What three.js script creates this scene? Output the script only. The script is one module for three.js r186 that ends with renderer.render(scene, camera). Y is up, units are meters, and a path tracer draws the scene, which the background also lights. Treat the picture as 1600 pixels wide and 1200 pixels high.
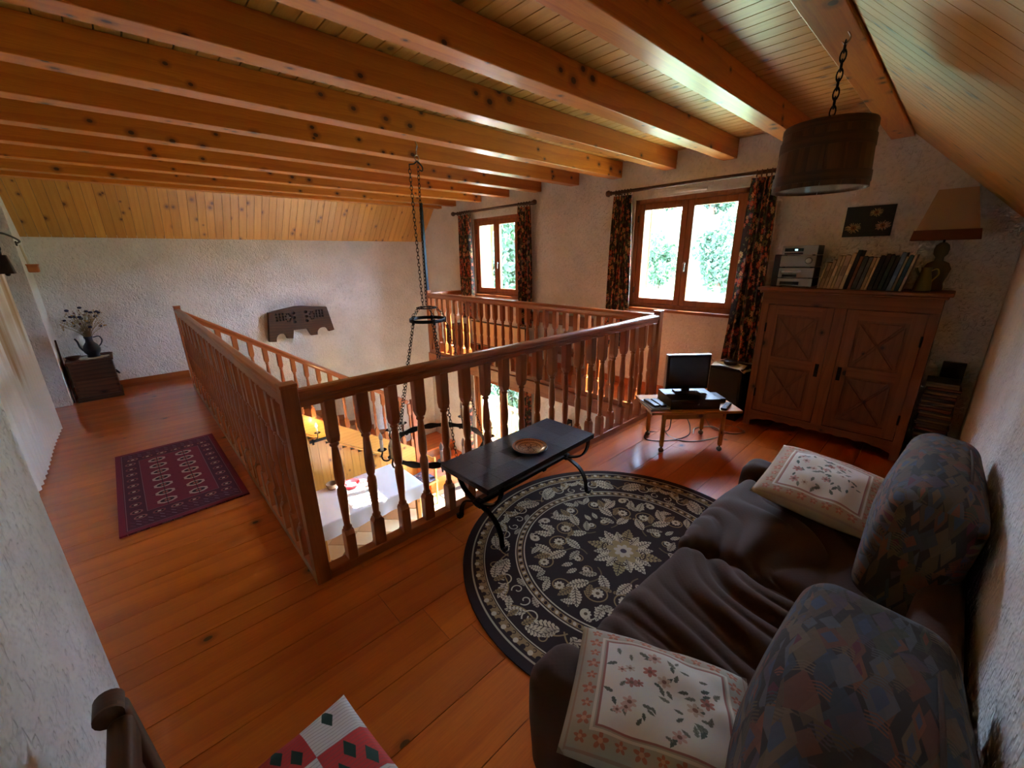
import * as THREE from 'three';
import { mergeGeometries } from 'three/addons/utils/BufferGeometryUtils.js';
import { RoundedBoxGeometry } from 'three/addons/geometries/RoundedBoxGeometry.js';

// ---------- camera, sky, sun, exposure ----------
const scene = new THREE.Scene();
const camera = new THREE.PerspectiveCamera(86.72, 4 / 3, 0.02, 200);
{
  const yaw = 0.7453, pitch = 0.30296, roll = -0.01705;
  camera.position.set(-0.389, 1.4228, 1.7455);
  const f = new THREE.Vector3(Math.sin(yaw) * Math.cos(pitch), -Math.sin(pitch), -Math.cos(yaw) * Math.cos(pitch));
  const r = new THREE.Vector3().crossVectors(f, new THREE.Vector3(0, 1, 0)).normalize();
  const u = new THREE.Vector3().crossVectors(r, f);
  camera.up.copy(u.multiplyScalar(Math.cos(roll)).addScaledVector(r, -Math.sin(roll)));
  camera.lookAt(camera.position.clone().add(f));
}
const renderer = new THREE.WebGLRenderer();
renderer.toneMapping = THREE.LinearToneMapping;
renderer.toneMappingExposure = 3.7;
renderer.shadowMap.enabled = true;
scene.background = new THREE.Color().setRGB(11.2, 15.5, 22);
const sun = new THREE.DirectionalLight(new THREE.Color().setRGB(1, 0.95, 0.88), 34);
sun.position.set(3 + 10, -1 + 13.8, -1.5 + 2.6);
sun.target.position.set(3, -1, -1.5);
sun.castShadow = true; sun.shadow.mapSize.set(2048, 2048);
Object.assign(sun.shadow.camera, { left: -14, right: 14, top: 14, bottom: -14, near: 0.5, far: 60 });
scene.add(sun, sun.target);

// ---------- random, noise ----------
let _s = 7;
const rnd = () => { _s = (_s + 0x6D2B79F5) | 0; let t = Math.imul(_s ^ (_s >>> 15), 1 | _s); t = (t + Math.imul(t ^ (t >>> 7), 61 | t)) ^ t; return ((t ^ (t >>> 14)) >>> 0) / 4294967296; };
const rr = (a, b) => a + (b - a) * rnd();
const pick = (a) => a[Math.floor(rnd() * a.length)];
const hash = (x, y, s) => { let h = Math.imul(x, 374761393) ^ Math.imul(y, 668265263) ^ Math.imul(s, 1442695041); h = Math.imul(h ^ (h >>> 13), 1274126177); return ((h ^ (h >>> 16)) >>> 0) / 4294967296; };
function pn(x, y, px, py, s) { // value noise, periodic in px, py cells
  const xi = Math.floor(x), yi = Math.floor(y), fx = x - xi, fy = y - yi, m = (a, b) => ((a % b) + b) % b;
  const sx = fx * fx * (3 - 2 * fx), sy = fy * fy * (3 - 2 * fy), x0 = m(xi, px), x1 = m(xi + 1, px), y0 = m(yi, py), y1 = m(yi + 1, py);
  const a = hash(x0, y0, s), b = hash(x1, y0, s), c = hash(x0, y1, s), d = hash(x1, y1, s);
  return a + (b - a) * sx + (c - a) * sy + (a - b - c + d) * sx * sy;
}
const mix = (a, b, t) => a + (b - a) * t, clamp = (x, a = 0, b = 1) => Math.min(b, Math.max(a, x)), sm = (a, b, x) => { const t = clamp((x - a) / (b - a)); return t * t * (3 - 2 * t); };

// ---------- textures ----------
function tex(w, h, fn, srgb = true) {
  const d = new Uint8Array(w * h * 4);
  for (let y = 0; y < h; y++) for (let x = 0; x < w; x++) {
    const c = fn(x / w, y / h, x, y), i = (y * w + x) * 4;
    d[i] = clamp(c[0], 0, 255); d[i + 1] = clamp(c[1], 0, 255); d[i + 2] = clamp(c[2], 0, 255); d[i + 3] = 255;
  }
  const t = new THREE.DataTexture(d, w, h); t.wrapS = t.wrapT = THREE.RepeatWrapping; t.magFilter = THREE.LinearFilter; t.minFilter = THREE.LinearMipmapLinearFilter; t.generateMipmaps = true;
  if (srgb) t.colorSpace = THREE.SRGBColorSpace; t.needsUpdate = true; return t;
}
function canvasTex(w, h, draw) {
  const c = document.createElement('canvas'); c.width = w; c.height = h; draw(c.getContext('2d'), w, h);
  const t = new THREE.CanvasTexture(c); t.colorSpace = THREE.SRGBColorSpace; t.wrapS = t.wrapT = THREE.RepeatWrapping; t.anisotropy = 8; return t;
}
// wood: u (2.4 m) runs along the grain, v (0.6 m) across it
const GU = 2.4, GV = 0.6;
function woodTex(seed, light, dark, knot, nk, ringAmt = 0.5, freq = 14, W = 1024, H = 512) {
  const ks = []; for (let i = 0; i < nk; i++) ks.push([hash(i, 1, seed), hash(i, 2, seed), 0.006 + 0.009 * hash(i, 3, seed)]);
  return tex(W, H, (u, v) => {
    let warp = (pn(u * 5, v * 4, 5, 4, seed) - 0.5) * 0.09 + (pn(u * 14, v * 10, 14, 10, seed + 1) - 0.5) * 0.015, kd = 0;
    for (const [ku, kv, kr] of ks) {
      let du = u - ku, dv = v - kv; du -= Math.round(du); dv -= Math.round(dv); du *= GU; dv *= GV;
      const q = Math.hypot(du * 0.75, dv); if (q < kr * 7) { warp += Math.sign(dv) * 0.028 * Math.exp(-Math.pow(q / (kr * 2.6), 2)); kd = Math.max(kd, 1 - sm(kr * 0.75, kr * 1.25, q), 0.35 * (1 - sm(kr, kr * 3, q))); }
    }
    const f = ((v + warp) * freq) % 1, fr = f < 0 ? f + 1 : f, ring = Math.pow(fr, 2.2) * (1 - sm(0.93, 1, fr));
    const fib = pn(u * 40, v * 260, 40, 260, seed + 2) - 0.5, blot = pn(u * 4, v * 5, 4, 5, seed + 3) - 0.5;
    const t = clamp(ring * ringAmt + fib * 0.32 + blot * 0.45 + 0.18);
    return [0, 1, 2].map((k) => mix(mix(light[k], dark[k], t), knot[k], kd));
  });
}
const T = {
  floor: woodTex(11, [224, 114, 30], [178, 76, 10], [70, 30, 14], 3, 0.38, 5),
  beam: woodTex(23, [236, 146, 44], [190, 92, 12], [74, 32, 14], 34, 0.35, 8),
  pine: woodTex(31, [236, 174, 82], [210, 138, 44], [110, 56, 22], 18, 0.4, 12),
  rail: woodTex(83, [202, 114, 52], [152, 74, 25], [80, 36, 16], 0, 0.4, 7),
  cab: woodTex(47, [196, 124, 76], [152, 84, 46], [66, 32, 16], 14, 0.45, 12),
  dark: woodTex(59, [104, 66, 40], [56, 34, 20], [30, 18, 10], 5, 0.6, 16, 512, 256),
};
// rough plaster relief: dabs of render with pits, 1.2 m tile
const plasterBump = tex(1024, 1024, (u, v) => {
  const a = pn(u * 26, v * 26, 26, 26, 5), b = pn(u * 70, v * 70, 70, 70, 6), c = pn(u * 190, v * 190, 190, 190, 7), d = pn(u * 110, v * 60, 110, 60, 8);
  const pit = sm(0.72, 0.86, d) * 0.5; const h = (a * 0.35 + b * 0.4 + c * 0.35 - pit) * 235; return [h, h, h];
}, false);
const plasterCol = tex(512, 512, (u, v) => {
  const a = pn(u * 7, v * 7, 7, 7, 15), b = pn(u * 60, v * 60, 60, 60, 16), g = sm(0.78, 0.9, pn(u * 95, v * 55, 95, 55, 18));
  const t = 0.94 + a * 0.05 + b * 0.03 - g * 0.05; return [231 * t, 228 * t, 224 * t];
});
const weave = tex(256, 256, (u, v, x, y) => { const h = 120 + 50 * Math.sin(x * 0.8) * Math.sin(y * 0.8) + 60 * (pn(u * 60, v * 60, 60, 60, 9) - 0.5); return [h, h, h]; }, false);

const std = (o) => new THREE.MeshPhysicalMaterial({ roughness: 0.7, ...o });
function woods(map, o, tints) { return tints.map((t) => std({ map, color: new THREE.Color(t, t, t), ...o })); }
const M = {};
M.floor = woods(T.floor, { roughness: 0.34, clearcoat: 0.9, clearcoatRoughness: 0.19 }, [0.98, 0.92, 0.86, 0.8]);
M.beam = woods(T.beam, { roughness: 0.42, clearcoat: 0.6, clearcoatRoughness: 0.27 }, [0.84, 0.78, 0.72]);
M.pine = woods(T.pine, { roughness: 0.42, clearcoat: 0.55, clearcoatRoughness: 0.36 }, [0.84, 0.8, 0.76, 0.72]);
M.rail = woods(T.rail, { roughness: 0.33, clearcoat: 0.4, clearcoatRoughness: 0.3, }, [0.76, 0.7, 0.64]);
M.railRed = std({ map: T.rail, color: new THREE.Color(0.62, 0.46, 0.44), roughness: 0.35, clearcoat: 0.4, clearcoatRoughness: 0.3 });
M.cab = woods(T.cab, { roughness: 0.5 }, [0.46, 0.41, 0.37]);
M.dark = woods(T.dark, { roughness: 0.55 }, [1, 0.85, 0.7]);
M.frame = std({ map: T.rail, color: new THREE.Color(0.6, 0.72, 1.0), roughness: 0.45 });
M.plaster = std({ map: plasterCol, bumpMap: plasterBump, bumpScale: 0.008, roughness: 0.95 });
M.white = std({ color: 0xe8e6e0, roughness: 0.6 });
M.black = std({ color: 0x0c0c0e, roughness: 0.35 });
M.blackMatte = std({ color: 0x121114, roughness: 0.8 });
M.iron = std({ color: 0x17181b, roughness: 0.5, metalness: 0.6 });
M.glass = std({ color: 0xffffff, transmission: 1, thickness: 0, roughness: 0, ior: 1.45 });
M.chrome = std({ color: 0xb8b8b8, metalness: 1, roughness: 0.25 });
M.silver = std({ color: 0x9a9ca0, metalness: 0.5, roughness: 0.45 });

// ---------- geometry helpers ----------
const V = (x, y, z) => new THREE.Vector3(x, y, z);
// uv in metres, grain along `axis` (0 x, 1 y, 2 z), random offset so that neighbours differ
function grain(g, axis = 0, su = GU, sv = GV, off = true) {
  if (g.index) g = g.toNonIndexed();
  const p = g.attributes.position, n = p.count, uv = new Float32Array(n * 2), o1 = off ? rnd() : 0, o2 = off ? rnd() : 0, a = V(), b = V(), c = V();
  for (let i = 0; i < n; i += 3) {
    a.fromBufferAttribute(p, i); b.fromBufferAttribute(p, i + 1); c.fromBufferAttribute(p, i + 2);
    const N = b.clone().sub(a).cross(c.clone().sub(a)), ab = [Math.abs(N.x), Math.abs(N.y), Math.abs(N.z)];
    const d = ab.indexOf(Math.max(...ab)), rest = [0, 1, 2].filter((k) => k !== d), ua = rest.includes(axis) ? axis : rest[0], va = rest.find((k) => k !== ua);
    [a, b, c].forEach((q, k) => { const s = q.toArray(); uv[(i + k) * 2] = s[ua] / su + o1; uv[(i + k) * 2 + 1] = s[va] / sv + o2; });
  }
  g.setAttribute('uv', new THREE.BufferAttribute(uv, 2)); return g;
}
const strip = (g) => { for (const k of Object.keys(g.attributes)) if (!['position', 'normal', 'uv'].includes(k)) g.deleteAttribute(k); return g.index ? g.toNonIndexed() : g; };
const join = (...gs) => mergeGeometries(gs.flat().map(strip));
const bx = (w, h, d, x = 0, y = 0, z = 0) => new THREE.BoxGeometry(w, h, d).translate(x, y, z);
const b6 = (x0, x1, y0, y1, z0, z1) => bx(x1 - x0, y1 - y0, z1 - z0, (x0 + x1) / 2, (y0 + y1) / 2, (z0 + z1) / 2);
const rb = (w, h, d, r = 0.01, x = 0, y = 0, z = 0, s = 2) => new RoundedBoxGeometry(w, h, d, s, Math.min(r, w / 2.01, h / 2.01, d / 2.01)).translate(x, y, z);
const cyl = (r0, r1, h, x = 0, y = 0, z = 0, s = 20) => new THREE.CylinderGeometry(r0, r1, h, s).translate(x, y, z);
const lathe = (pts, s = 20) => new THREE.LatheGeometry(pts.map(([r, y]) => new THREE.Vector2(r, y)), s);
const tube = (pts, r, n = 24, s = 8, closed = false) => new THREE.TubeGeometry(new THREE.CatmullRomCurve3(pts.map((p) => V(...p)), closed), n, r, s, closed);
const shape = (pts) => new THREE.Shape(pts.map(([x, y]) => new THREE.Vector2(x, y)));
const extr = (pts, d, bev = 0) => new THREE.ExtrudeGeometry(Array.isArray(pts) ? shape(pts) : pts, { depth: d, bevelEnabled: bev > 0, bevelSize: bev, bevelThickness: bev, bevelSegments: 2, curveSegments: 16 });
function smooth(g) { // normals averaged over coincident vertices
  g.computeVertexNormals(); const p = g.attributes.position, n = g.attributes.normal, m = new Map();
  for (let i = 0; i < p.count; i++) { const k = [p.getX(i), p.getY(i), p.getZ(i)].map((q) => Math.round(q * 2e4)).join(); const e = m.get(k) ?? V(); e.add(V().fromBufferAttribute(n, i)); m.set(k, e); }
  for (let i = 0; i < p.count; i++) { const k = [p.getX(i), p.getY(i), p.getZ(i)].map((q) => Math.round(q * 2e4)).join(); const e = m.get(k).clone().normalize(); n.setXYZ(i, e.x, e.y, e.z); }
  return g;
}
// upholstered block: rounded box, bulged, displaced by fn(point, normal) -> metres along the normal
function soft(w, h, d, r, n, bulge, fn) {
  const g = new THREE.BoxGeometry(w, h, d, n[0], n[1], n[2]), p = g.attributes.position;
  for (let i = 0; i < p.count; i++) {
    const q = V().fromBufferAttribute(p, i), c = V(clamp(q.x, -w / 2 + r, w / 2 - r), clamp(q.y, -h / 2 + r, h / 2 - r), clamp(q.z, -d / 2 + r, d / 2 - r));
    const dir = q.clone().sub(c); if (dir.length() > 1e-9) dir.normalize();
    const o = c.addScaledVector(dir, r), e = [1 - (2 * o.x / w) ** 2, 1 - (2 * o.y / h) ** 2, 1 - (2 * o.z / d) ** 2].map((t) => Math.max(0, t));
    o.x += dir.x * bulge * e[1] * e[2]; o.y += dir.y * bulge * e[0] * e[2]; o.z += dir.z * bulge * e[0] * e[1];
    if (fn) o.addScaledVector(dir, fn(o, dir)); p.setXYZ(i, o.x, o.y, o.z);
  }
  return smooth(g);
}
function pillow(w, d, t, n = 26, seed = 1) { // scatter cushion lying flat, printed face up
  const pos = [], uv = [], idx = [], row = n + 1;
  for (const s of [1, -1]) for (let j = 0; j <= n; j++) for (let i = 0; i <= n; i++) {
    const a = (i / n) * 2 - 1, b = (j / n) * 2 - 1, e = Math.pow(Math.max(0, (1 - a * a) * (1 - b * b)), 0.42), pull = 1 - 0.05 * ((1 - a * a) + (1 - b * b)) * 0.5 * (Math.abs(a) > 0.5 || Math.abs(b) > 0.5 ? 1 : 0.9);
    const crease = (pn(a * 3 + 9, b * 3 + 9, 64, 64, seed) - 0.5) * 0.018 * e;
    pos.push(a * w / 2 * pull, s * (t / 2 * e + crease), b * d / 2 * pull); uv.push((a + 1) / 2, (1 - b) / 2);
  }
  for (let s = 0; s < 2; s++) for (let j = 0; j < n; j++) for (let i = 0; i < n; i++) { const k = s * row * row + j * row + i; const q = [k, k + row, k + 1, k + 1, k + row, k + row + 1]; idx.push(...(s ? q.reverse() : q)); }
  const g = new THREE.BufferGeometry(); g.setAttribute('position', new THREE.Float32BufferAttribute(pos, 3)); g.setAttribute('uv', new THREE.Float32BufferAttribute(uv, 2)); g.setIndex(idx); return smooth(g);
}
function sheet(fn, nu, nv) { // parametric surface fn(s, t) -> [x, y, z], uv = s, t
  const pos = [], uv = [], idx = [];
  for (let j = 0; j <= nv; j++) for (let i = 0; i <= nu; i++) { const p = fn(i / nu, j / nv); pos.push(p[0], p[1], p[2]); uv.push(p[3] ?? i / nu, p[4] ?? j / nv); }
  for (let j = 0; j < nv; j++) for (let i = 0; i < nu; i++) { const k = j * (nu + 1) + i; idx.push(k, k + 1, k + nu + 1, k + 1, k + nu + 2, k + nu + 1); }
  const g = new THREE.BufferGeometry(); g.setAttribute('position', new THREE.Float32BufferAttribute(pos, 3)); g.setAttribute('uv', new THREE.Float32BufferAttribute(uv, 2)); g.setIndex(idx); g.computeVertexNormals(); return g;
}
function chain(a, b, r = 0.011, wire = 0.0028, asp = 1.7) { // links from a to b
  const A = V(...a), B = V(...b), L = A.distanceTo(B), step = r * asp * 2 - wire * 2.2, n = Math.max(1, Math.round(L / step)), dir = B.clone().sub(A).normalize(), q = new THREE.Quaternion().setFromUnitVectors(V(0, 1, 0), dir), gs = [];
  for (let i = 0; i < n; i++) { const g = new THREE.TorusGeometry(r, wire, 5, 12).scale(1, asp, 1); if (i % 2) g.rotateY(Math.PI / 2); g.applyQuaternion(q); const c = A.clone().lerp(B, (i + 0.5) / n); g.translate(c.x, c.y, c.z); gs.push(g); }
  return join(gs);
}

// ---------- scene helpers ----------
const used = new Map();
function numbered(n) { const k = used.get(n) ?? 0; used.set(n, k + 1); return k ? n + '_' + String(k).padStart(3, '0') : n; }
function mesh(name, g, m, parent, label) { const o = new THREE.Mesh(g, m); o.name = name; if (label) o.userData.label = label; parent.add(o); return o; }
function thing(name, label, category, group) { const o = new THREE.Group(); o.name = numbered(name); o.userData = { label, category }; if (group) o.userData.group = group; scene.add(o); return o; }
function one(name, g, m, label, category, group) { const o = new THREE.Mesh(g, m); o.name = numbered(name); o.userData = { label, category }; if (group) o.userData.group = group; scene.add(o); return o; }
function struct(name, label, category) { const o = new THREE.Group(); o.name = name; o.userData = { kind: 'structure', label, category }; scene.add(o); return o; }
const put = (o, x, y, z, ry = 0) => { o.position.set(x, y, z); o.rotation.y = ry; return o; };

// ---------- dimensions (metres; loft floor is y = 0, corner newel post at the origin) ----------
const XW = 3.614, ZN = -4.87, ZS = 1.95, LX = 2.978, LZ = -4.247, XL = -1.05, GY = -2.5, CY = 2.33, BB = 2.18, YN = 1.70, YS = 1.61;
const SLS = [[ZS, 1.565], [1.15, 2.335]], SLN = [[ZN, YN], [-4.29, 2.335]];

// ================= the setting =================
// ---- loft floor: boards along x ----
const floor = struct('floor', 'varnished red brown larch boards of the loft floor', 'floor');
{
  const W = 0.205, rows = []; for (let k = -25; k < 12; k++) rows.push(0.06 + W * k);
  const edgesZ = [-3.78, -0.035];
  for (const r of rows) {
    const cuts = [Math.max(r, ZN), ...edgesZ.filter((e) => e > r && e < r + W), Math.min(r + W, ZS)];
    for (let i = 0; i + 1 < cuts.length; i++) {
      const z0 = cuts[i], z1 = cuts[i + 1]; if (z1 - z0 < 0.01) continue;
      const zc = (z0 + z1) / 2, runs = zc < -3.78 ? [[-1.5, 0.035]] : zc < -0.035 ? [[-1.5, 0.035], [LX - 0.035, XW]] : [[-1.5, XW]];
      for (const [a, b] of runs) {
        let x = a; while (x < b - 0.01) {
          let l = rr(1.2, 2.6); if (b - x - l < 0.5) l = b - x; const e = Math.min(b, x + l);
          const g = grain(b6(x + 0.0008, e - 0.0008, -0.025, 0, z0 + 0.0012, z1 - 0.0012), 0);
          mesh('floor_board', g, pick(M.floor), floor); x = e;
        }
      }
    }
  }
  const sub = join(b6(-1.5, 0.035, -0.13, -0.027, ZN, ZS), b6(LX - 0.03, XW, -0.13, -0.027, -3.78, -0.03), b6(0.035, XW, -0.13, -0.027, -0.03, ZS));
  mesh('subfloor', grain(sub, 0), M.beam[1], floor);
  mesh('fascia_board', grain(b6(LX - 0.055, LX - 0.036, -0.15, 0.0, -3.78, -0.04), 2), M.rail[0], floor);
  mesh('fascia_board', grain(b6(0.036, LX - 0.056, -0.15, 0.0, -0.054, -0.036), 0), M.rail[1], floor);
  mesh('fascia_board', grain(b6(0.036, 0.054, -0.15, 0.0, -4.24, -0.055), 2), M.rail[0], floor);
  mesh('fascia_board', grain(b6(LX - 0.03, XW, -0.15, 0.0, -3.8, -3.781), 0), M.rail[0], floor);
}
// ---- plaster walls ----
const plaster = (g, axis = 0) => grain(g, axis, 1.2, 1.2, false);
function holed(outer, holes, depth) { const s = shape(outer); for (const h of holes) s.holes.push(new THREE.Path(h.map(([x, y]) => new THREE.Vector2(x, y)))); return new THREE.ExtrudeGeometry(s, { depth, bevelEnabled: false }); }
const rect = (x0, x1, y0, y1) => [[x0, y0], [x1, y0], [x1, y1], [x0, y1]];
const WIN = [[-3.38, -2.42, 0.885, 1.965], [-0.69, 0.39, 0.885, 1.95]], DOOR = [-3.55, -2.28, GY + 0.02, -0.42];
{
  const w = struct('wall_east', 'white rough plaster gable wall with the two windows', 'wall');
  const g = holed([[ZN - 0.3, GY - 0.2], [ZS + 0.3, GY - 0.2], [ZS + 0.3, 1.6], [1.15, 2.42], [-4.29, 2.42], [ZN - 0.3, 1.7]], [...WIN.map((q) => rect(...q)), rect(...DOOR)], 0.32).rotateY(-Math.PI / 2).translate(XW + 0.32, 0, 0);
  mesh('wall_plaster', plaster(g, 2), M.plaster, w);
  const n = struct('wall_north', 'white rough plaster wall along the staircase', 'wall');
  mesh('wall_plaster', plaster(b6(XL - 0.3, XW, GY - 0.2, YN + 0.03, ZN - 0.25, ZN)), M.plaster, n);
  const s = struct('wall_south', 'low plaster wall behind the sofa under the sloping ceiling', 'wall');
  mesh('wall_plaster', plaster(b6(-3, XW, GY - 0.2, 1.62, ZS, ZS + 0.25)), M.plaster, s);
  const l = struct('wall_west', 'plaster wall with the wide curtained doorway', 'wall');
  mesh('wall_plaster', plaster(join(b6(XL - 0.22, XL, 0, 2.4, ZN, -4.4), b6(XL - 0.22, XL, 1.98, 2.4, -4.4, -1.7), b6(XL - 0.22, XL, 0, 2.4, -1.7, 0.48)), 2), M.plaster, l);
  mesh('lower_wall', plaster(b6(XL - 0.22, XL, GY - 0.2, -0.14, ZN, ZS), 2), M.plaster, l);
  const k = struct('wall_near', 'rough plaster wall end rising beside the slatted wooden chair', 'wall');
  mesh('wall_plaster', plaster(rb(0.5, 2.5, 1.6, 0.015, -0.618 - 0.25, 1.25, 0.47 + 0.8), 2), M.plaster, k);
  const c = struct('wall_closet', 'plain walls of the small room behind the white curtain', 'wall');
  mesh('wall_plaster', plaster(join(b6(-2.4, -2.3, 0, 2.4, -4.9, -1.2), b6(-2.3, XL - 0.22, 0, 2.4, -4.9, -4.8), b6(-2.3, XL - 0.22, 0, 2.4, -1.3, -1.2), b6(-2.4, XL - 0.2, 2.4, 2.45, -4.9, -1.2), b6(-2.4, -1.5, -0.1, 0, -4.9, -1.2)), 2), M.plaster, c);
}
// ---- baseboards ----
{
  const bb = (name, label, gs) => { const o = struct(name, label, 'baseboard'); for (const [g, ax] of gs) mesh('baseboard', grain(g, ax), M.rail[0], o); };
  bb('baseboard_east', 'red brown wooden skirting under the windows', [[b6(XW - 0.014, XW, 0, 0.075, -3.77, ZS - 0.001), 2]]);
  bb('baseboard_north', 'red brown wooden skirting behind the chest', [[b6(XL, 0.0, 0, 0.09, ZN, ZN + 0.014), 0]]);
  bb('baseboard_south', 'red brown wooden skirting behind the sofa', [[b6(-0.6, XW - 0.015, 0, 0.075, ZS - 0.014, ZS), 0]]);
}
// ---- ceiling: boards along z, beams along x, sloping boarded sides ----
const ceiling = struct('ceiling', 'varnished pine board ceiling carried on larch beams', 'ceiling');
{
  const W = 0.0845, x0 = XL - 0.05;
  for (let x = x0; x < XW - 0.02; x += W) mesh('ceiling_board', grain(b6(x + 0.003, Math.min(XW, x + W) - 0.003, CY, CY + 0.018, -4.29, 1.15), 2), pick(M.pine), ceiling);
  mesh('ceiling_backing', grain(b6(-3, XW, CY + 0.018, CY + 0.06, -4.4, 1.3), 2), M.dark[1], ceiling);
  const beamZ = [0.715, 0.19, -0.34, -0.92, -1.475, -2.055, -2.635, -3.225, -3.84, -4.37];
  beamZ.forEach((z, i) => mesh('ceiling_beam', grain(rb(XW - XL + 0.3, CY - BB + 0.0, 0.112, 0.005, (XW + XL) / 2 - 0.15, (CY + BB) / 2, Math.max(z, -4.235), 1), 0), M.beam[i % 3], ceiling));
  mesh('purlin', grain(rb(XW + 3, 0.2, 0.118, 0.005, (XW - 3) / 2, 2.235, 1.281, 1), 0), M.beam[1], ceiling);
}
function slope(name, label, [[z0, y0], [z1, y1]], xa, W) {
  const o = struct(name, label, 'ceiling'), L = Math.hypot(z1 - z0, y1 - y0), ang = Math.atan2(y1 - y0, z1 - z0), s = Math.sign(z1 - z0);
  for (let x = xa; x < XW - 0.005; x += W) {
    const g = grain(b6(x + 0.0015, Math.min(x + W, XW) - 0.0015, 0, 0.018, 0, L), 2);
    const q = mesh('ceiling_board', g, pick(M.pine), o); q.position.set(0, y0, z0); q.rotation.x = s > 0 ? -ang : Math.PI - ang; if (s < 0) { q.rotation.set(-ang, 0, 0); q.scale.set(1, -1, 1); }
  }
  const back = mesh('ceiling_backing', grain(b6(xa, XW, 0.02, 0.06, -0.15, L + 0.2), 2), M.dark[1], o); back.position.set(0, y0, z0); back.rotation.x = -ang; if (s < 0) back.scale.set(1, -1, 1);
  return o;
}
slope('ceiling_north_slope', 'sloping pine boarding above the staircase wall', SLN, XL - 0.2, 0.0845);
slope('ceiling_south_slope', 'sloping pine boarding above the sofa', SLS, -2.2, 0.0845);
// ---- roof with deep gable overhang ----
{
  const o = struct('roof', 'tiled roof with a deep gable overhang above the windows', 'roof');
  const slab = (z0, y0, z1, y1) => { const L = Math.hypot(z1 - z0, y1 - y0); const m = mesh('roof_slab', grain(b6(-3, 5.25, 0, 0.16, 0, L), 2), M.dark[0], o); m.position.set(0, y0, z0); m.rotation.x = -Math.atan2(y1 - y0, z1 - z0); if (z1 < z0) m.scale.y = -1; };
  slab(-6.2, 0.55, -1.5, 5.25); slab(3.2, 0.55, -1.5, 5.25);
}
// ---- windows ----
const gPane = (z0, z1, y0, y1, x) => b6(x - 0.002, x + 0.002, y0, y1, z0, z1);
function sash(parent, z0, z1, y0, y1, x, handleZ, s = 0.06) {
  const o = new THREE.Group(); o.name = 'sash'; parent.add(o);
  mesh('sash_frame', grain(join(rb(0.045, y1 - y0, s, 0.006, x, (y0 + y1) / 2, z0 + s / 2), rb(0.045, y1 - y0, s, 0.006, x, (y0 + y1) / 2, z1 - s / 2), rb(0.045, s, z1 - z0 - 2 * s, 0.006, x, y0 + s / 2, (z0 + z1) / 2), rb(0.045, s, z1 - z0 - 2 * s, 0.006, x, y1 - s / 2, (z0 + z1) / 2)), 1), M.frame, o);
  mesh('pane', gPane(z0 + s, z1 - s, y0 + s, y1 - s, x), M.glass, o);
  return o;
}
function windowUnit(name, label, [z0, z1, y0, y1], x, f = 0.04) {
  const o = struct(name, label, 'window'), zm = (z0 + z1) / 2;
  mesh('window_frame', grain(join(b6(x - 0.035, x + 0.045, y0, y1, z0, z0 + f), b6(x - 0.035, x + 0.045, y0, y1, z1 - f, z1), b6(x - 0.035, x + 0.045, y0, y0 + f, z0, z1), b6(x - 0.035, x + 0.045, y1 - f, y1, z0, z1)), 1), M.frame, o);
  sash(o, z0 + f, zm + 0.004, y0 + f, y1 - f, x); const b = sash(o, zm + 0.004, z1 - f, y0 + f, y1 - f, x);
  mesh('handle', join(cyl(0.012, 0.012, 0.02).rotateZ(Math.PI / 2).translate(x - 0.032, y0 + (y1 - y0) * 0.42, zm + 0.034), rb(0.012, 0.09, 0.014, 0.005, x - 0.045, y0 + (y1 - y0) * 0.42 - 0.03, zm + 0.034)), M.chrome, b);
  for (const yy of [y0 + 0.18, y1 - 0.18]) mesh('hinge', cyl(0.008, 0.008, 0.06, x - 0.035, yy, z0 + f, 8), M.dark[2], o);
  return o;
}
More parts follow.
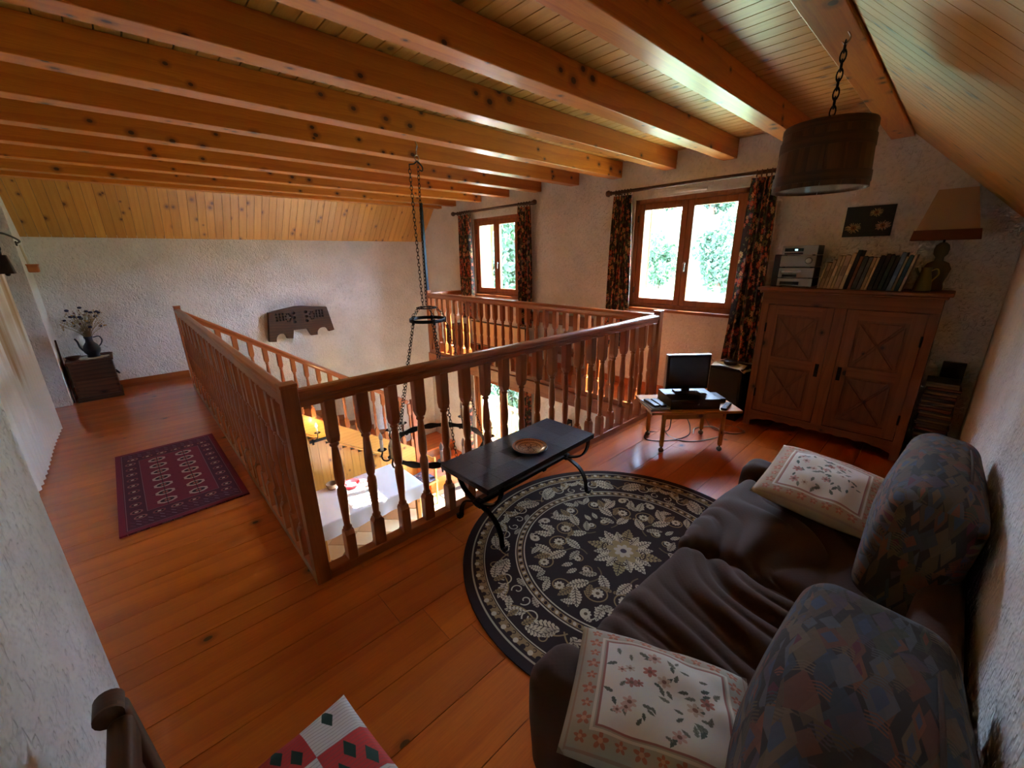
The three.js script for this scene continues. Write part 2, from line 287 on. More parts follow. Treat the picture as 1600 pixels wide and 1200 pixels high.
{
  const a = windowUnit('window_1', 'brown framed casement window beyond the far gallery railing', WIN[0], XW + 0.05);
  const b = windowUnit('window_2', 'wide brown framed casement window between the flowered curtains near the wardrobe', WIN[1], XW + 0.05);
  for (const [o, w] of [[a, WIN[0]], [b, WIN[1]]]) mesh('window_sill', grain(rb(0.09, 0.03, w[1] - w[0] + 0.06, 0.006, XW + 0.0, w[2] - 0.012, (w[0] + w[1]) / 2), 2), M.frame, o);
  mesh('ventilation_grille', join(rb(0.015, 0.03, 0.3, 0.005, XW - 0.008, WIN[1][3] + 0.035, -0.12), ...[0, 1, 2].map((k) => bx(0.004, 0.004, 0.27, XW - 0.017, WIN[1][3] + 0.027 + k * 0.008, -0.12))), M.white, b, 'white ventilation grille');
  const d = struct('door_1', 'brown framed glazed balcony door on the lower floor', 'door'), [z0, z1, y0, y1] = DOOR, x = XW + 0.06, zm = -2.86;
  mesh('door_frame', grain(join(b6(x - 0.04, x + 0.04, y0, y1, z0, z0 + 0.05), b6(x - 0.04, x + 0.04, y0, y1, z1 - 0.05, z1), b6(x - 0.04, x + 0.04, y1 - 0.05, y1, z0, z1), b6(x - 0.04, x + 0.04, y0, y0 + 0.04, z0, z1)), 1), M.frame, d);
  sash(d, z0 + 0.05, zm, y0 + 0.04, y1 - 0.05, x, 0, 0.075); const q = sash(d, zm, z1 - 0.05, y0 + 0.04, y1 - 0.05, x, 0, 0.075);
  mesh('handle', join(rb(0.02, 0.1, 0.025, 0.005, x - 0.035, -1.45, zm + 0.035), rb(0.018, 0.016, 0.09, 0.006, x - 0.06, -1.44, zm + 0.06)), M.chrome, q);
  // open shutters outside, board by board
  for (const [w, n, lab] of [[WIN[0], 'far gallery window', 'far'], [WIN[1], 'wide window by the wardrobe', 'wide']]) {
    const s = thing('window_shutter', `red brown board shutter standing open outside the ${n}`, 'shutter');
    for (let k = 0; k < 4; k++) mesh('shutter_board', grain(b6(0.002 + k * 0.115, 0.113 + k * 0.115, 0, w[3] - w[2] - 0.02, -0.014, 0.014), 1), M.frame, s);
    for (const yy of [0.2, 0.85]) mesh('shutter_batten', grain(b6(0.02, 0.44, yy - 0.04, yy + 0.04, 0.014, 0.03), 0), M.frame, s);
    put(s, XW + 0.345, w[2] + 0.01, w[0] - 0.004, 1.15);
  }
}
// ---- lower floor ----
const lower = struct('floor_lower', 'beige ceramic tile floor of the room below', 'floor');
{
  mesh('tile_bed', grain(b6(XL, XW, GY - 0.2, GY - 0.006, ZN, ZS), 0, 1.2, 1.2), std({ color: 0x8d7c66, roughness: 0.9 }), lower);
  const tm = [0xc9ab82, 0xbd9c72, 0xd2b890, 0xb8946a].map((c) => std({ color: c, roughness: 0.35 }));
  const tile = rb(0.296, 0.012, 0.296, 0.004, 0, -0.006, 0, 1);
  for (let i = -16; i < 16; i++) for (let j = -20; j < 14; j++) { // laid diagonally
    const x = 1.4 + (i - j) * 0.2135, z = -2.2 + (i + j) * 0.2135; if (x < 0.2 || x > XW - 0.22 || z < ZN + 0.25 || z > -0.9) continue;
    const t = mesh('floor_tile', tile, tm[(i * 7 + j * 3 + 400) % 4], lower); t.position.set(x, GY, z); t.rotation.y = Math.PI / 4;
  }
}

// ================= railings =================
// one turned baluster, foot at y = 0, 0.80 m tall, shared by every railing
const balGeo = (() => {
  const h = 0.80, b = 0.023, sq = (y0, y1, c0, c1) => { // square block with chamfered ends
    const pts = [[-b, y0 + c0], [-b, y1 - c1], [-b * 0.62, y1], [b * 0.62, y1], [b, y1 - c1], [b, y0 + c0], [b * 0.62, y0], [-b * 0.62, y0]];
    const A = extr(pts, 2 * b - 0.012, 0.006).translate(0, 0, -b + 0.006); return A;
  };
  const P = [[0.012, 0.135], [0.0215, 0.14], [0.0225, 0.147], [0.015, 0.153], [0.0205, 0.158], [0.021, 0.164], [0.0145, 0.172], [0.015, 0.18], [0.0185, 0.25], [0.0215, 0.31], [0.0225, 0.345], [0.02, 0.368], [0.014, 0.38], [0.019, 0.392], [0.0215, 0.41], [0.0225, 0.44], [0.0215, 0.48], [0.0178, 0.54], [0.0148, 0.575], [0.0145, 0.583], [0.021, 0.588], [0.021, 0.595], [0.0145, 0.6], [0.022, 0.606], [0.0225, 0.613], [0.012, 0.62]];
  const g = join(sq(0, 0.145, 0.0, 0.014), lathe(P, 14), sq(0.612, h, 0.024, 0.0));
  return grain(g, 1);
})();
const railProfile = (w, h) => { // handrail cross-section, top at y = 0
  const a = w / 2; return [[-a * 0.62, -h], [a * 0.62, -h], [a * 0.66, -h * 0.68], [a * 0.82, -h * 0.6], [a * 0.82, -h * 0.5], [a, -h * 0.42], [a, -h * 0.2], [a * 0.85, -h * 0.07], [a * 0.5, 0], [-a * 0.5, 0], [-a * 0.85, -h * 0.07], [-a, -h * 0.2], [-a, -h * 0.42], [-a * 0.82, -h * 0.5], [-a * 0.82, -h * 0.6], [-a * 0.66, -h * 0.68]];
};
const alongX = (g) => g.rotateY(Math.PI / 2); // extrusion depth -> +x
const newelGeo = grain(join(rb(0.062, 0.955, 0.062, 0.004, 0, 0.4775, 0), rb(0.068, 0.014, 0.068, 0.004, 0, 0.951, 0)), 1);
function railing(label, L, n, opts = {}) { // runs along local +x from 0 to L, with newels where asked
  const o = thing('railing', label, 'railing', opts.group), e0 = opts.n0 ? 0.031 : 0, e1 = opts.n1 ? 0.031 : 0;
  mesh('handrail', grain(alongX(extr(railProfile(0.058, 0.075), L - e0 - e1)).translate(e0, 0.925, 0), 0), M.rail[0], o);
  mesh('base_rail', grain(rb(L - e0 - e1, 0.05, 0.06, 0.006, L / 2 + (e0 - e1) / 2, 0.027, 0), 0), M.rail[1], o);
  for (const [q, x] of [[opts.n0, 0], [opts.n1, L]]) if (q) { const m = mesh('newel_post', newelGeo, M.rail[1], o); m.position.x = x; }
  const st = opts.step ?? L / (n + 1);
  for (let i = 1; i <= n; i++) { const m = mesh('baluster', balGeo, opts.red?.includes(i) ? M.railRed : M.rail[(i * 7 + (i >> 2)) % 3], o); m.position.set(st * i, 0.052, 0); m.rotation.y = ((i * 3) % 4) * Math.PI / 2; }
  return o;
}
put(railing('long turned wood balustrade behind the coffee table', LX, 20, { n0: true, n1: true, step: 0.1445, red: [12, 17] }), 0, 0, 0);
put(railing('turned wood balustrade beside the small red rug', 4.247 - 0.031, 28, { n1: true, step: 0.1455 }), 0, 0, -0.031, Math.PI / 2);
put(railing('turned wood balustrade along the gallery under the windows', 3.75 - 0.031, 25, { n1: true, step: 0.1445, red: [14] }), LX, 0, -0.031, Math.PI / 2);
put(railing('short balustrade closing the gallery end beside the dark steel post', XW - LX - 0.031, 3), LX + 0.031, 0, -3.75, 0);
// ---- staircase ----
{
  const rise = 0.16, go = 0.2425, n = 11, x0 = 0.1, zA = ZN + 0.002, zB = LZ + 0.02, slope = rise / go;
  const o = thing('staircase', 'wooden staircase running down along the white plaster wall', 'staircase');
  for (let i = 1; i <= n; i++) {
    const x = x0 + (i - 1) * go; mesh('tread', grain(rb(go + 0.03, 0.035, zB - zA - 0.05, 0.006, x + go / 2 + 0.005, -i * rise - 0.018, (zA + zB) / 2), 2), pick(M.floor), o);
    mesh('riser', grain(b6(x - 0.02, x - 0.002, -i * rise - 0.002, -(i - 1) * rise - 0.036, zA, zB - 0.05), 2), pick(M.floor), o);
  }
  const xe = x0 + n * go, ye = -n * rise;
  mesh('landing', grain(b6(xe, XW - 0.001, ye - rise - 0.03, ye - rise, zA, -4.24), 0), M.floor[0], o);
  mesh('landing_step', grain(b6(xe, XW - 0.001, GY, ye - 2 * rise, -4.24, -4.01), 0), M.floor[1], o);
  mesh('landing_step', grain(b6(xe, XW - 0.001, GY, ye - 3 * rise, -4.01, -3.78), 0), M.floor[2], o);
  mesh('landing_front', grain(b6(xe, XW - 0.001, GY, ye - rise - 0.031, zA, -4.26), 0), M.rail[0], o);
  const sy = (x) => -(x - 0.02) * slope + 0.0, band = (z, d, up, dn, m) => mesh('stringer', grain(extr([[0.03, sy(0.03) + up - 0.03], [xe, sy(xe) + up], [xe, sy(xe) - dn], [0.03, sy(0.03) - dn]], d).translate(0, 0, z), 0), m, o);
  band(zB - 0.045, 0.045, 0.05, 0.26, M.pine[1]);
  band(zB - 0.04, 0.065, -0.245, 0.29, M.pine[0]);
  // stepped skirting on the wall
  const st = [[x0 - 0.06, 0.1]]; for (let i = 1; i <= n; i++) { const x = x0 + (i - 1) * go; st.push([x + 0.06, -(i - 1) * rise + 0.06 - (i > 1 ? 0 : 0)], [x + 0.06, -i * rise + 0.1]); } st.push([xe, ye + 0.1], [xe, ye - 0.05], [x0 - 0.06, -0.05]);
  mesh('wall_skirting', grain(extr(st, 0.016).translate(0, 0, ZN + 0.001), 0), M.frame, o);
  // boarded side under the stair
  for (let x = 0.06; x < xe - 0.01; x += 0.115) { const xb = Math.min(xe, x + 0.112), yt = sy(xb) - 0.27; if (yt > GY + 0.05) mesh('side_board', grain(b6(x, xb, GY, yt, zB - 0.034, zB - 0.016), 1), pick(M.pine), o); }
  const r = thing('stair_railing', 'sloping turned wood banister descending past the carved yoke', 'railing');
  const ang = -Math.atan(slope), Lr = (xe - 0.02) / Math.cos(ang), hr = grain(alongX(extr(railProfile(0.058, 0.07), Lr - 0.05)), 0); const h = mesh('handrail', hr, M.rail[0], r); h.position.set(0.03, 0.905, LZ); h.rotation.z = ang;
  for (let x = 0.17, i = 0; x < xe - 0.03; x += 0.151, i++) { const b = mesh('baluster', balGeo, i === 5 ? M.railRed : M.rail[(i * 5) % 3], r); b.position.set(x, sy(x) + 0.045, LZ - 0.005); }
  const nw = mesh('newel_post', grain(rb(0.08, 1.5, 0.08, 0.005, 0, 0.75, 0), 1), M.railRed, r); nw.position.set(xe + 0.045, GY + 0.12, LZ);
}
one('steel_post', grain(rb(0.035, BB - 0.96, 0.035, 0.003, LX + 0.0, (BB + 0.96) / 2 - 0.001, -3.76), 1), std({ color: 0x23303f, roughness: 0.4, metalness: 0.5 }), 'dark blue grey steel post from the gallery railing up to the beam', 'post');

// ================= rugs =================
function leaf(c, x, y, len, ang, lobes, fill, vein) { // acanthus-like leaf
  c.save(); c.translate(x, y); c.rotate(ang); c.beginPath(); c.moveTo(0, 0); const P = [];
  for (let i = 0; i <= lobes; i++) { const t = i / lobes, w = len * 0.2 * Math.sin(Math.PI * Math.min(1, t * 0.95 + 0.05)) + len * 0.03; P.push([t * len, w]); }
  for (let i = 0; i < lobes; i++) c.bezierCurveTo(P[i][0] + len * 0.02, P[i][1] * 1.3, P[i][0] + len * 0.16, P[i + 1][1] * 1.5, P[i + 1][0] + len * 0.04, P[i + 1][1] * 0.55);
  c.lineTo(len * 1.05, 0);
  for (let i = lobes - 1; i >= 0; i--) c.bezierCurveTo(P[i][0] + len * 0.16, -P[i + 1][1] * 1.5, P[i][0] + len * 0.02, -P[i][1] * 1.3, P[i][0] + len * 0.0, -P[i][1] * 0.55);
  c.closePath(); c.fillStyle = fill; c.fill(); c.strokeStyle = vein; c.lineWidth = Math.max(1.5, len * 0.03); c.beginPath(); c.moveTo(0, 0); c.lineTo(len, 0);
  for (let i = 1; i < lobes; i++) for (const s of [1, -1]) { c.moveTo(P[i][0] - len * 0.05, 0); c.lineTo(P[i][0] + len * 0.06, s * P[i][1] * 0.7); } c.stroke(); c.restore();
}
function daisy(c, x, y, r, petal, mid, n = 8) { c.fillStyle = petal; for (let i = 0; i < n; i++) { const a = i / n * 6.2832; c.beginPath(); c.ellipse(x + Math.cos(a) * r * 0.6, y + Math.sin(a) * r * 0.6, r * 0.42, r * 0.26, a, 0, 7); c.fill(); } c.fillStyle = mid; c.beginPath(); c.arc(x, y, r * 0.32, 0, 7); c.fill(); }
const rugTex = canvasTex(2048, 2048, (c, W) => {
  const D = '#2a1815', cream = '#cbbb9c', tan = '#957a50', grey = '#b3a488', R = W / 2;
  c.fillStyle = D; c.fillRect(0, 0, W, W); c.translate(R, R);
  const ring = (r, w, col) => { c.beginPath(); c.arc(0, 0, r * R, 0, 7); c.lineWidth = w * R; c.strokeStyle = col; c.stroke(); };
  ring(0.945, 0.01, grey); ring(0.9, 0.045, tan); ring(0.87, 0.006, cream);
  for (let i = 0; i < 120; i++) { const a = i / 120 * 6.2832; c.save(); c.rotate(a); c.beginPath(); c.arc(0.915 * R, 0, 0.014 * R, 0, 7); c.fillStyle = i % 2 ? D : cream; c.fill(); c.beginPath(); c.arc(0.893 * R, 0.008 * R, 0.009 * R, 0, 4.5); c.lineWidth = 4; c.strokeStyle = D; c.stroke(); c.restore(); }
  ring(0.675, 0.008, cream); ring(0.65, 0.03, tan); ring(0.622, 0.008, cream);
  for (let i = 0; i < 150; i++) { const a = i / 150 * 6.2832; c.save(); c.rotate(a); c.fillStyle = i % 2 ? D : cream; c.beginPath(); c.ellipse(0.65 * R, 0, 0.012 * R, 0.009 * R, 0.6, 0, 7); c.fill(); c.restore(); }
  const vn = '#3a2c28', curl = (x, y, r, a0, a1, w, col) => { c.lineWidth = w; c.strokeStyle = col; c.beginPath(); for (let k = 0; k <= 22; k++) { const t = k / 22, q = r * (1 - 0.72 * t), a = a0 + (a1 - a0) * t; c.lineTo((x + Math.cos(a) * q) * R, (y + Math.sin(a) * q) * R); } c.stroke(); };
  const L = (x, y, l, a, n, col) => leaf(c, x * R, y * R, l * R, a, n, col, vn);
  for (let i = 0; i < 14; i++) { // border scrolls
    c.save(); c.rotate(i / 14 * 6.2832); const m = i % 2 ? 1 : -1; c.scale(1, m);
    c.lineWidth = 9; c.strokeStyle = tan; c.beginPath(); c.moveTo(0.7 * R, -0.17 * R); c.bezierCurveTo(0.88 * R, -0.1 * R, 0.67 * R, 0.06 * R, 0.82 * R, 0.16 * R); c.stroke();
    curl(0.77, 0.02, 0.05, 0.5, 7.5, 8, cream); curl(0.81, -0.1, 0.035, 2, 8, 7, tan); curl(0.72, 0.12, 0.035, 0, -6, 7, cream);
    L(0.715, -0.13, 0.15, 1.0, 7, cream); L(0.72, -0.12, 0.1, 0.35, 6, grey); L(0.83, 0.0, 0.11, -1.9, 6, cream); L(0.835, 0.02, 0.08, -2.9, 5, tan); L(0.77, 0.06, 0.11, 0.9, 6, cream); L(0.79, 0.1, 0.07, 0.1, 5, tan); L(0.7, 0.04, 0.07, 1.9, 5, grey); L(0.82, 0.14, 0.08, 2.3, 5, cream); c.restore();
  }
  for (let i = 0; i < 8; i++) { // field scrolls, mirrored in pairs
    c.save(); c.rotate((i + 0.5) / 8 * 6.2832); c.scale(1, i % 2 ? 1 : -1);
    c.lineWidth = 9; c.strokeStyle = '#6b5a3c'; c.beginPath(); c.moveTo(0.23 * R, -0.03 * R); c.bezierCurveTo(0.3 * R, 0.14 * R, 0.42 * R, -0.14 * R, 0.58 * R, 0.03 * R); c.stroke();
    curl(0.39, 0.085, 0.075, -1, 5.6, 8, tan); curl(0.5, -0.1, 0.065, 1.6, 8, 8, tan); curl(0.54, 0.12, 0.06, 3, -3, 8, cream); curl(0.29, -0.07, 0.045, 0, 6, 7, tan);
    for (const [x, y, l, a, n, k] of [[0.27, 0.02, 0.12, 0.9, 7, 0], [0.28, 0.0, 0.1, -0.9, 6, 1], [0.36, 0.0, 0.13, -0.55, 7, 0], [0.37, 0.02, 0.09, 0.5, 6, 2], [0.45, -0.03, 0.13, 0.75, 7, 0], [0.46, -0.04, 0.1, -0.2, 6, 2], [0.44, 0.15, 0.11, 0.3, 6, 0], [0.43, 0.16, 0.08, 1.2, 5, 1], [0.53, 0.04, 0.08, -1.0, 6, 0], [0.51, -0.17, 0.09, 0.4, 6, 0], [0.5, -0.17, 0.07, -0.8, 5, 1], [0.33, 0.14, 0.07, 2.2, 5, 2], [0.57, 0.17, 0.06, -1.6, 5, 0], [0.33, -0.11, 0.07, -0.3, 5, 0]]) L(x, y, l, a, n, [cream, grey, tan][k]);
    for (const [x, y, r] of [[0.395, 0.085, 0.034], [0.5, -0.1, 0.03], [0.55, 0.12, 0.03], [0.295, -0.07, 0.022]]) daisy(c, x * R, y * R, r * R, cream, '#5c4a34', 9); c.restore();
  }
  for (let i = 0; i < 16; i++) { c.save(); c.rotate(i / 16 * 6.2832); L(0.07, 0, i % 4 === 0 ? 0.15 : i % 2 ? 0.11 : 0.135, 0, 7, i % 4 ? cream : '#a08a5c'); c.restore(); }
  for (let i = 0; i < 4; i++) { c.save(); c.rotate(i / 4 * 6.2832); c.lineWidth = 8; c.strokeStyle = D; c.beginPath(); c.ellipse(0.115 * R, 0, 0.016 * R, 0.036 * R, 0, 0, 7); c.stroke(); c.restore(); }
  daisy(c, 0, 0, 0.105 * R, '#a08a5c', '#7b6a48', 8); daisy(c, 0, 0, 0.06 * R, '#c4b79f', '#4a3c46', 8);
});
{
  const top = (r) => { const g = new THREE.CylinderGeometry(r, r, 0.006, 96); const p = g.attributes.position, uv = g.attributes.uv; for (let i = 0; i < p.count; i++) uv.setXY(i, 0.5 + p.getX(i) / (2 * r), 0.5 + p.getZ(i) / (2 * r)); return g; };
  put(one('round_rug', top(0.8), std({ map: rugTex, roughness: 1, bumpMap: weave, bumpScale: 0.0008, sheen: 0.3 }), 'round dark brown rug with cream acanthus scrolls in front of the sofa', 'rug'), 1.16, 0.0033, 0.87, 0.4);
  const red = canvasTex(1024, 2048, (c, w, h) => {
    c.fillStyle = '#701626'; c.fillRect(0, 0, w, h); c.fillStyle = '#4a1422'; c.fillRect(50, 50, w - 100, h - 100); c.strokeStyle = '#8a5a5a'; c.lineWidth = 5; c.strokeRect(58, 58, w - 116, h - 116); c.strokeRect(215, 330, w - 430, h - 660);
    const gul = (x, y, a, b, f, g2) => { c.fillStyle = f; c.beginPath(); for (let i = 0; i < 8; i++) { const t = i / 8 * 6.2832 + 0.39; c.lineTo(x + Math.cos(t) * a, y + Math.sin(t) * b); } c.closePath(); c.fill(); c.fillStyle = '#2e0a14'; c.beginPath(); c.ellipse(x, y, a * 0.66, b * 0.6, 0, 0, 7); c.fill(); c.fillStyle = g2; c.beginPath(); c.ellipse(x, y, a * 0.3, b * 0.3, 0, 0, 7); c.fill(); };
    c.fillStyle = '#701a28'; c.fillRect(220, 335, w - 440, h - 670);
    for (let i = 0; i < 2; i++) for (let j = 0; j < 7; j++) { const x = 380 + i * 264, y = 440 + j * 195; gul(x, y, 88, 62, '#b79a86', '#a85a48'); c.fillStyle = '#1f0810'; c.fillRect(x - 3, y - 100, 6, 200); c.fillRect(x - 110, y - 2, 220, 5); }
    for (let j = 0; j < 9; j++) for (const x of [135, w - 135]) gul(x, 390 + j * 160, 52, 42, j % 2 ? '#7a3a34' : '#8a5048', '#c9a58a');
    for (let i = 0; i < 6; i++) for (const y of [255, h - 255]) gul(160 + i * 141, y, 54, 38, i % 2 ? '#7a3a34' : '#92584c', '#c9a58a');
    for (const y of [120, 180, h - 120, h - 180]) for (let i = 0; i < 20; i++) { c.strokeStyle = i % 2 ? '#8a6a72' : '#6a3040'; c.lineWidth = 6; c.beginPath(); c.moveTo(80 + i * 44, y - 20); c.lineTo(116 + i * 44, y + 20); c.stroke(); }
  });
  const g = new THREE.BoxGeometry(0.615, 0.01, 1.32);
  const o = put(one('small_rug', g, std({ map: red, roughness: 1 }), 'small dark red patterned rug beside the balustrade', 'rug'), -0.4, 0.0056, -1.735, 0.015);
}
// ================= coffee table =================
{
  const o = thing('coffee_table', 'low coffee table with dark slate top on curved iron legs', 'table'), L = 0.86, W = 0.37, H = 0.395;
  const slate = [0x444a55, 0x3c424c, 0x4a515c, 0x2a2c32].map((c) => std({ color: c, roughness: 0.32, bumpMap: plasterBump, bumpScale: 0.001 }));
  mesh('tabletop', rb(L, 0.026, W, 0.006, 0, H - 0.018, 0), slate[3], o);
  for (let r = 0; r < 3; r++) { let x = -L / 2 + 0.004; while (x < L / 2 - 0.01) { let l = rr(0.1, 0.2); if (L / 2 - x - l < 0.07) l = L / 2 - 0.004 - x; const g = grain(rb(l - 0.0008, 0.006, W / 3 - 0.0008, 0.0006, x + l / 2, H - 0.003, -W / 2 + (r + 0.5) * W / 3, 1), 0, 0.5, 0.5); mesh('slate_slab', g, pick(slate), o); x += l; } }
  const flat = (pts, w, t) => { // flat iron strap swept in the yz plane at x = 0
    const c = new THREE.CatmullRomCurve3(pts.map(([z, y]) => V(0, y, z))), n = 28, sh = [[-w / 2, -t / 2], [w / 2, -t / 2], [w / 2, t / 2], [-w / 2, t / 2]]; const g = new THREE.ExtrudeGeometry(shape(sh), { steps: n, extrudePath: c, bevelEnabled: false }); return g; };
  const strap = (s) => flat([[s * 0.165, 0.372], [s * 0.16, 0.31], [s * 0.125, 0.245], [s * 0.05, 0.205], [-s * 0.05, 0.185], [-s * 0.125, 0.15], [-s * 0.165, 0.085], [-s * 0.172, 0.03], [-s * 0.185, 0.013], [-s * 0.2, 0.02], [-s * 0.198, 0.036]], 0.024, 0.011);
  for (const x of [-L / 2 + 0.1, L / 2 - 0.04]) { for (const s of [1, -1]) mesh('leg', strap(s).translate(x + s * 0.006, 0, 0), M.iron, o); mesh('leg_collar', join(rb(0.04, 0.04, 0.05, 0.008, x, 0.196, 0), rb(0.05, 0.012, 0.06, 0.004, x, 0.196, 0)), M.iron, o); }
  mesh('stretcher', rb(L - 0.16, 0.022, 0.022, 0.004, 0.03, 0.196, 0), M.iron, o);
  put(o, 1.055, 0.0064, 0.262, 0.035);
  const p = thing('copper_plate', 'round hammered copper plate with engraved rosette on the coffee table', 'plate'), ct = canvasTex(512, 512, (c) => { c.fillStyle = '#c4a284'; c.fillRect(0, 0, 512, 512); c.translate(256, 256); c.strokeStyle = '#2a1c16'; c.lineWidth = 7; for (let i = 0; i < 6; i++) { c.save(); c.rotate(i / 6 * 6.2832); c.beginPath(); c.ellipse(75, 0, 62, 40, 0, 0, 7); c.stroke(); c.restore(); } c.beginPath(); c.arc(0, 0, 22, 0, 7); c.stroke(); c.beginPath(); c.arc(0, 0, 158, 0, 7); c.stroke(); for (let i = 0; i < 48; i++) { c.save(); c.rotate(i / 48 * 6.2832); c.beginPath(); c.arc(205, 0, 8, 0, 7); c.stroke(); c.restore(); } });
  const pg = lathe([[0, 0.004], [0.062, 0.004], [0.082, 0.012], [0.098, 0.014], [0.1, 0.017], [0.097, 0.018], [0.08, 0.016], [0.061, 0.0075], [0, 0.0075]], 48); { const P = pg.attributes.position, u = pg.attributes.uv; for (let i = 0; i < P.count; i++) u.setXY(i, 0.5 + P.getX(i) / 0.205, 0.5 + P.getZ(i) / 0.205); }
  mesh('dish', pg, std({ map: ct, metalness: 0.85, roughness: 0.2 }), p); mesh('rim', new THREE.TorusGeometry(0.0985, 0.0025, 6, 48).rotateX(Math.PI / 2).translate(0, 0.0165, 0), std({ color: 0x30343c, metalness: 0.8, roughness: 0.3 }), p);
  put(p, 1.075, 0.3995, 0.295);
}
// ================= sofa =================
{
  const brown = std({ color: 0x48301f, roughness: 0.95, sheen: 0.2, sheenRoughness: 0.6, sheenColor: new THREE.Color(0x8a7060), bumpMap: weave, bumpScale: 0.0006 });
  const kil = std({ roughness: 0.95, bumpMap: weave, bumpScale: 0.0006, map: canvasTex(1024, 1024, (c) => {
    c.fillStyle = '#3a322c'; c.fillRect(0, 0, 1024, 1024); const cols = ['#5a4836', '#6a4230', '#42454a', '#6b5842', '#4a4836', '#7c4c34', '#54464c', '#645238', '#3a302a', '#585858'];
    for (let r = 0; r < 26; r++) { let x = -60 - rnd() * 60; while (x < 1080) { c.globalAlpha = 0.85; const w = rr(70, 230), h = rr(30, 100), y = r * 40 + rr(-12, 12); c.fillStyle = pick(cols); c.beginPath(); c.moveTo(x, y); c.lineTo(x + w / 2, y - h / 2); c.lineTo(x + w, y); c.lineTo(x + w / 2, y + h / 2); c.closePath(); c.fill(); if (rnd() < 0.4) { c.fillStyle = pick(['#7c4430', '#424a5c', '#6b563c', '#5c2c34']); c.beginPath(); c.moveTo(x + w * 0.25, y); c.lineTo(x + w / 2, y - h / 4); c.lineTo(x + w * 0.75, y); c.lineTo(x + w / 2, y + h / 4); c.fill(); } if (rnd() < 0.35) { c.strokeStyle = pick(cols); c.lineWidth = 5; for (let k = 0; k < 4; k++) { c.beginPath(); c.moveTo(x + k * 12, y - 26); c.lineTo(x + k * 12 + 10, y); c.lineTo(x + k * 12, y + 26); c.stroke(); } } x += w * rr(0.6, 1); } }
  }) });
  const o = thing('sofa', 'two seat sofa under a crumpled brown throw with dark patterned back cushions', 'sofa');
  const fold = (sd, amp, dx, dz) => (p, d) => { // soft ridges running across the seat
    const a = p.x * dx + p.z * dz, w = pn(p.x * 3 + 20, p.z * 3 + 20, 99, 99, sd) * 1.6, r = Math.abs(Math.sin(a * 9 + w * 4)) ** 0.7, f = Math.abs(Math.sin(a * 21 + w * 7 + p.z * 3)); const fade = 0.35 + 0.65 * sm(-0.26, 0.1, p.z + 0.12 * pn(p.x * 5, 3, 99, 99, sd));
    return ((r - 0.6) * amp + (f - 0.6) * amp * 0.45) * fade * Math.max(0, d.y * 0.8 + 0.35) + (pn(p.x * 9 + 50, p.z * 9 + p.y * 9 + 50, 999, 999, sd + 4) - 0.5) * 0.006; };
  const x0 = 0.13, x1 = 1.78;
  mesh('base', grain(rb(x1 - x0 - 0.1, 0.22, 0.62, 0.02, (x0 + x1) / 2, 0.165, 1.57), 0), brown, o);
  const foot = cyl(0.02, 0.016, 0.055, 0, 0, 0, 12); for (const fx of [x0 + 0.12, x1 - 0.12]) for (const fz of [1.34, 1.85]) { const f = mesh('foot', foot, M.dark[1], o); f.position.set(fx, 0.034, fz); }
  const arm = (x, n, far) => mesh('arm', grain(soft(0.17, 0.37, 0.66, 0.06, [14, 16, 30], 0.012, (p) => (pn(p.x * 8 + 30, p.z * 7 + p.y * 7 + 30, 999, 999, n) - 0.5) * 0.02).translate(x, 0.265, 1.525), 2, 0.5, 0.5), brown, o);
  arm(x0 + 0.085, 5); arm(x1 - 0.085, 8);
  const sw = (x1 - x0 - 0.34) / 2 + 0.02;
  mesh('seat_cushion', grain(soft(sw, 0.17, 0.56, 0.06, [90, 14, 70], 0.018, fold(11, 0.032, 1.3, 0.55)).translate(x0 + 0.16 + sw / 2, 0.305, 1.5), 0, 0.5, 0.5), brown, o);
  mesh('seat_cushion', grain(soft(sw, 0.17, 0.58, 0.06, [90, 14, 70], 0.024, fold(12, 0.034, 1.2, 0.7)).rotateY(-0.03).translate(x1 - 0.16 - sw / 2, 0.315, 1.5), 0, 0.5, 0.5), brown, o);
  mesh('throw_front', grain(soft(x1 - x0 - 0.3, 0.3, 0.07, 0.03, [80, 24, 4], 0.004, (p, d) => Math.sin(p.x * 26 + pn(p.x * 4 + 9, p.y * 4 + 9, 99, 99, 2) * 5) * 0.007).translate((x0 + x1) / 2, 0.175, 1.262), 1, 0.5, 0.5), brown, o);
  mesh('back_frame', grain(soft(x1 - x0 - 0.05, 0.42, 0.09, 0.04, [30, 14, 4], 0.005).translate((x0 + x1) / 2, 0.34, 1.885), 0, 0.5, 0.5), brown, o);
  const bc = (w, h, t, x, y, z, tilt, ry, seed) => { const m = mesh('back_cushion', grain(soft(w, h, t, 0.06, [44, 36, 24], 0.022, (p) => (pn(p.x * 4 + 30, p.y * 4 + 30, 999, 999, seed) - 0.5) * 0.03), 0, 0.62, 0.62), kil, o, 'dark geometric patterned cushion'); m.position.set(x, y, z); m.rotation.set(tilt, ry, 0); const e = mesh('piping', tube([[-w / 2 + 0.03, h / 2 - 0.02, t / 2 - 0.045], [0, h / 2 + 0.022, t / 2 - 0.05], [w / 2 - 0.03, h / 2 - 0.02, t / 2 - 0.045]], 0.004, 20, 6), brown, m); return m; };
  bc(0.66, 0.39, 0.26, 0.365, 0.5, 1.775, 0.08, 0.05, 3); bc(0.68, 0.4, 0.19, 1.4, 0.575, 1.815, 0.12, 0.0, 4);
